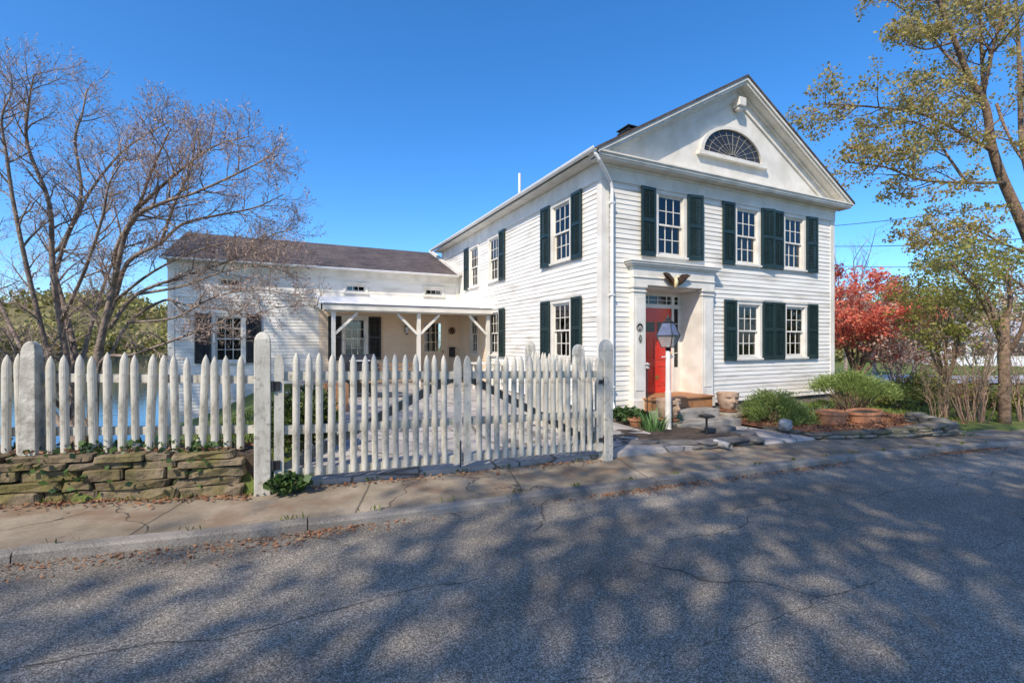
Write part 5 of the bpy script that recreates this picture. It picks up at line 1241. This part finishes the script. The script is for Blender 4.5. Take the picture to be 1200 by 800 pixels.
bush('ground_plant', Vector((-5.95, .6, gz(-6) + .15)), 1.1, .8, 'green shrub at the left edge of the flagstones, farther from the gate', 'green_leaf', 1900, .07, 94)
# ivy along the stone wall
IR = np.random.default_rng(17); b = MB(); pts = []
for i in range(120):
    x = -6.6 - 6 * IR.random(); y = wall_y(x); k = IR.integers(6, 22); top = IR.random() < .72
    c = np.array([x, y + (.12 if top else -.03), gz(x) + (.46 if top else IR.uniform(.12, .42))]); pts.append(c + IR.normal(size=(k, 3)) * np.array([.10, .05, .045 if top else .06]))
b.leaves(np.concatenate(pts), .055, IR); o = b.build('ivy', M['ivy_leaf']); rebase(o, (-9, -2.1, gz(-9))); tag(o, 'patchy green ivy trailing over the mossy stone wall', 'ivy')
# litter: dead leaves in the gutter, on the pavement and wall top; weeds in the far grass
def litter(name, n, f, size, m, seed, flat=.7):
    rg = np.random.default_rng(seed); P = []
    while len(P) < n: 
        q = f(rg)
        if q is not None: P.append(q)
    kind(MB().leaves(np.array(P), size, rg, flat=flat).build(name, M[m]), 'stuff')
def gut(rg):
    x = rg.uniform(-11, 6.5); dens = .5 + .5 * sin(x * 1.3 + 1) * sin(x * .47)
    if rg.random() > dens ** 2 * (1.0 if x < -5.5 else .45): return None
    return (x, kerb_y(x) - abs(rg.normal()) * (.16 if x < -6 else .09) - .02, gz(x) - .076 + rg.random() * .012)
litter('dead_leaves', 3600, gut, .024, 'dead_leaf', 3)
def wtop(rg):
    if rg.random() < .45: x = -6.5 - 6 * rg.random(); return (x, wall_y(x) + rg.uniform(.0, .5), gz(x) + .46 + rg.random() * .02)
    x = -12 + 10 * rg.random() ** 1.3
    if x > -6.5 and rg.random() < .6: return None
    y = (wall_y(x) if x < -6.5 else -2.62) - abs(rg.normal()) * (.22 if x < -9 else .10) - .03
    return (x, y, gz(x) + .004 + rg.random() * .01)
litter('wall_leaves', 2600, wtop, .035, 'dead_leaf', 5)
def mul(rg):
    x, y = rg.uniform(3.0, 8.6), rg.uniform(-3.0, -.05)
    if y < -2.6 - (x - 3) * .15: return None
    return (x, y, gz(x) + .105 + rg.random() * .02)
litter('mulch_chips', 5000, mul, .05, 'dead_leaf', 6)
def grs(rg):
    x, y = rg.uniform(7, 22), rg.uniform(-5, 12)
    if y < kerb_y(x) + 1.45 + max(0, x - 5) * .08 or (x < 9 and y < .4): return None
    return (x, y, terrain_z(x, y) + .04)
rg = np.random.default_rng(8); P = []
while len(P) < 26000:
    q = grs(rg)
    if q: P.append(q)
M['grass'] = leaf_mat('grass', [(.05, .085, .012), (.12, .17, .025), (.20, .24, .05)], .3)
kind(MB().leaves(np.array(P), .022, rg, up=(0, 0, 1), long=5).build('grass', M['grass']), 'stuff')
rg = np.random.default_rng(9); P = []
while len(P) < 5000:
    x, y = rg.uniform(-12.5, -6.2), rg.uniform(-2.2, 3.5)
    if y < wall_y(x) + .35: continue
    P.append((x, y, terrain_z(x, y) + .04))
kind(MB().leaves(np.array(P), .025, rg, up=(0, 0, 1), long=5).build('bank_grass', M['grass']), 'stuff')

def weed(rg):
    if rg.random() < .55: x = rg.uniform(-12, 6); c = round(x * 1.3) / 1.3 + rg.normal() * .05; return (c, kerb_y(c) + .125 + rg.normal() * .012, gz(c) + .02)
    x = rg.uniform(-12, -2.1); c = round(x * 1.7) / 1.7 + rg.normal() * .07; return (c, (wall_y(c) - .03 if c < -6.5 else -2.63) + rg.normal() * .02, gz(c) + .02)
rg = np.random.default_rng(44); kind(MB().leaves(np.array([weed(rg) for _ in range(520)]), .014, rg, up=(0, 0, .8), long=4).build('weeds', M['grass']), 'stuff')

# ================================================================== BEYOND
# woods on the far shore and to the right: too far to count
def wood(name, f, n, size, m, seed):
    rg = np.random.default_rng(seed); P = []
    while len(P) < n:
        c, r, h = f(rg); k = 42; g = rg.normal(size=(k, 3)); g /= np.linalg.norm(g, axis=1)[:, None]; g *= rg.random((k, 1)) ** .4
        P.extend((np.array(c) + np.array([0, 0, h * .55]) + g * np.array([r, r, h * .5])).tolist())
    kind(MB().leaves(np.array(P), size, rg).build(name, M[m]), 'stuff')
M['far_leaf'] = leaf_mat('far_leaf', [(.15, .14, .045), (.27, .25, .065), (.34, .28, .12), (.24, .25, .05)], .3)
def shore(rg):
    q = at(rg.uniform(-120, 330), 400, rg.uniform(96, 135)); return (q.x, q.y, -1.5 + max(0, (sqrt((q.x - CAM.x) ** 2 + (q.y - CAM.y) ** 2) - 110) * .05)), rg.uniform(1.8, 3.4), rg.uniform(3, 6)
def hillside(rg):
    a = rg.uniform(0, 2 * pi); r = rg.uniform(.05, .95); X, Y = 130 * r * cos(a), 42 * r * sin(a); z = 15 * (cos(pi * r) * .5 + .5) - 4.5
    return (-62 + X * cos(-TH) - Y * sin(-TH), 165 + X * sin(-TH) + Y * cos(-TH), z), rg.uniform(1.5, 3.5), rg.uniform(3, 6.5)
wood('far_wood', hillside, 26000, .95, 'far_leaf', 14)
wood('far_wood', shore, 26000, .75, 'far_leaf', 12)
def right(rg):
    d = rg.uniform(48, 80); q = at(rg.uniform(940, 1330), 400, d); return (q.x, q.y, -1.2), rg.uniform(1.8, 3.4), rg.uniform(5.5, 10.5) * d / 60
wood('far_wood', right, 34000, .40, 'far_leaf', 13)
# low white house across the lawn
C = at(1168, 400, 44); FHz = terrain_z(C.x, C.y) - .1
fh = thing('far_house', (C.x, C.y, FHz), 'low white house with a grey roof, half hidden behind the trees', 'house'); fu = Vector((.86, -.5, 0)); fn = Vector((-.5, -.86, 0))
ff = lambda a, o, z: tuple(C + fu * a + fn * o + Vector((0, 0, FHz - C.z + z)))
wins = [(-3.4, 1.2), (-1.2, 1.6), (1.6, 1.6), (3.8, 1.2)]
MB().fbox(ff, -5, 6, -6, 0, -.5, 3.0).build('wall', M['pale_wall'], fh, recalc=True)
b = MB(); vs = [ff(a, o, z) for a in (-5.5, 6.5) for o, z in ((.5, 2.95), (-3, 4.5), (-6.5, 2.95), (-3, 4.3))]; b.add(vs, [(0, 1, 5, 4), (1, 2, 6, 5), (0, 3, 1), (1, 3, 2), (4, 5, 7), (5, 6, 7), (0, 4, 7, 3), (3, 7, 6, 2)]); b.build('roof', M['far_roof'], fh, recalc=True)
for a, w in wins:
    F = MB().fbox(ff, a - w / 2 - .1, a + w / 2 + .1, .002, .04, 1.0, 2.5).build('window', M['trim'], fh, recalc=True); MB().fbox(ff, a - w / 2, a + w / 2, .041, .05, 1.1, 2.4).build('pane', M['fan_glass'], F, recalc=True)
MB().fbox(ff, .0, .9, .002, .05, 0, 2.1).build('door', M['shutter'], fh, recalc=True)
# pale drive across the lawn
b = MB()
for i in range(21):
    px = 960 + 20 * i
    for d in (24.5, 31):
        q = at(px, 400, d); b.v.append((q.x, q.y, terrain_z(q.x, q.y) + .12))
b.f = [(2 * i, 2 * i + 2, 2 * i + 3, 2 * i + 1) for i in range(20)]; kind(b.build('driveway', M['drive']), 'structure')
# overhead wires
def wire(p, q, sag, label):
    p, q = at(*p), at(*q); pts = [p.lerp(q, i / 24) - Vector((0, 0, sag * 4 * (i / 24) * (1 - i / 24))) for i in range(25)]
    o = MB().tube(pts, .018, 5).build('power_line', M['black_metal']); rebase(o, p); tag(o, label, 'power line', 'overhead wires right of the house')
wire((960, 266, 30), (1330, 218, 17), .15, 'topmost overhead wire, sloping up towards the big tree')
wire((950, 288, 30), (1330, 268, 17), .25, 'middle and thickest looking overhead wire, above the red maple')
wire((950, 310, 32), (1330, 300, 19), .3, 'lowest faint overhead wire crossing the red maple top')

# ================================================================== TREES ACROSS THE STREET (behind the camera; they shade the road)
def street_tree(x, y, h, cr, label, seed, nl=5200, ls=.30, z0=.30, holes=.0, nc=46, bare=False):
    rg = np.random.default_rng(seed); base = Vector((x, y, gz(x) - .1)); T = thing('street_tree', base, label, 'tree', 'trees across the street'); b = MB(); C_ = []
    b.tube([base, base + Vector((.1, .05, h * .3)), base + Vector((.0, .15, h * .6)), base + Vector((.1, .1, h * .9))], [.30, .24, .15, .05], 8)
    for i in range(nc):
        a = rg.uniform(0, 2 * pi); z = rg.uniform(z0, 1.0); rr = cr * sqrt(rg.random()) * sqrt(max(.08, 1 - ((z - (z0 + 1) / 2) / ((1 - z0) / 2 + .05)) ** 2))
        e = base + Vector((cos(a) * rr, sin(a) * rr, h * z)); C_.append(tuple(e)); s = base + Vector((.05, .1, h * max(.2, z - .22 - .2 * rr / cr)))
        b.tube([s, s.lerp(e, .5) + Vector((0, 0, .25)), e], [.12, .075, .02], 5, False)
    b.build('trunk', M['bark_grey'], T)
    c = np.array(C_); pts = c[rg.integers(0, len(c), nl)] + rg.normal(size=(nl, 3)) * np.array([.75, .75, .5]); MB().leaves(pts, ls, rg).build('foliage', M['shade_leaf'], T)
for x, y, h, cr, nl, nc, lab in [(-21.0, -17.8, 17.5, 4.0, 7500, 50, 'leafy street tree opposite the stone wall'), (-15.5, -15.2, 18.5, 3.9, 7200, 38, 'leafy street tree opposite the gate'), (-10.5, -15.0, 18.0, 4.0, 7600, 40, 'leafy street tree opposite the red door'),
        (-5.5, -15.8, 17.5, 4.0, 8500, 56, 'leafy street tree opposite the mulch bed'), (.0, -17, 17.5, 3.8, 7000, 48, 'leafy street tree farthest down the street')]:
    street_tree(x, y, h, cr, lab, int(100 + x), nl, .17, .58, nc=nc)
street_tree(-19.0, -.6, 19.5, 5.2, 'tall loose tree on the lake side beyond the bare one', 207, 9500, .17, .55, nc=70)
street_tree(-19.0, -21.5, 20, 4.0, 'second-row street tree behind the one opposite the gate', 211, 7000, .17, .55, nc=48)
street_tree(-10.5, -21.5, 25, 4.5, 'tallest thin tree set back across the street', 208, 4500, .17, .60, nc=44)
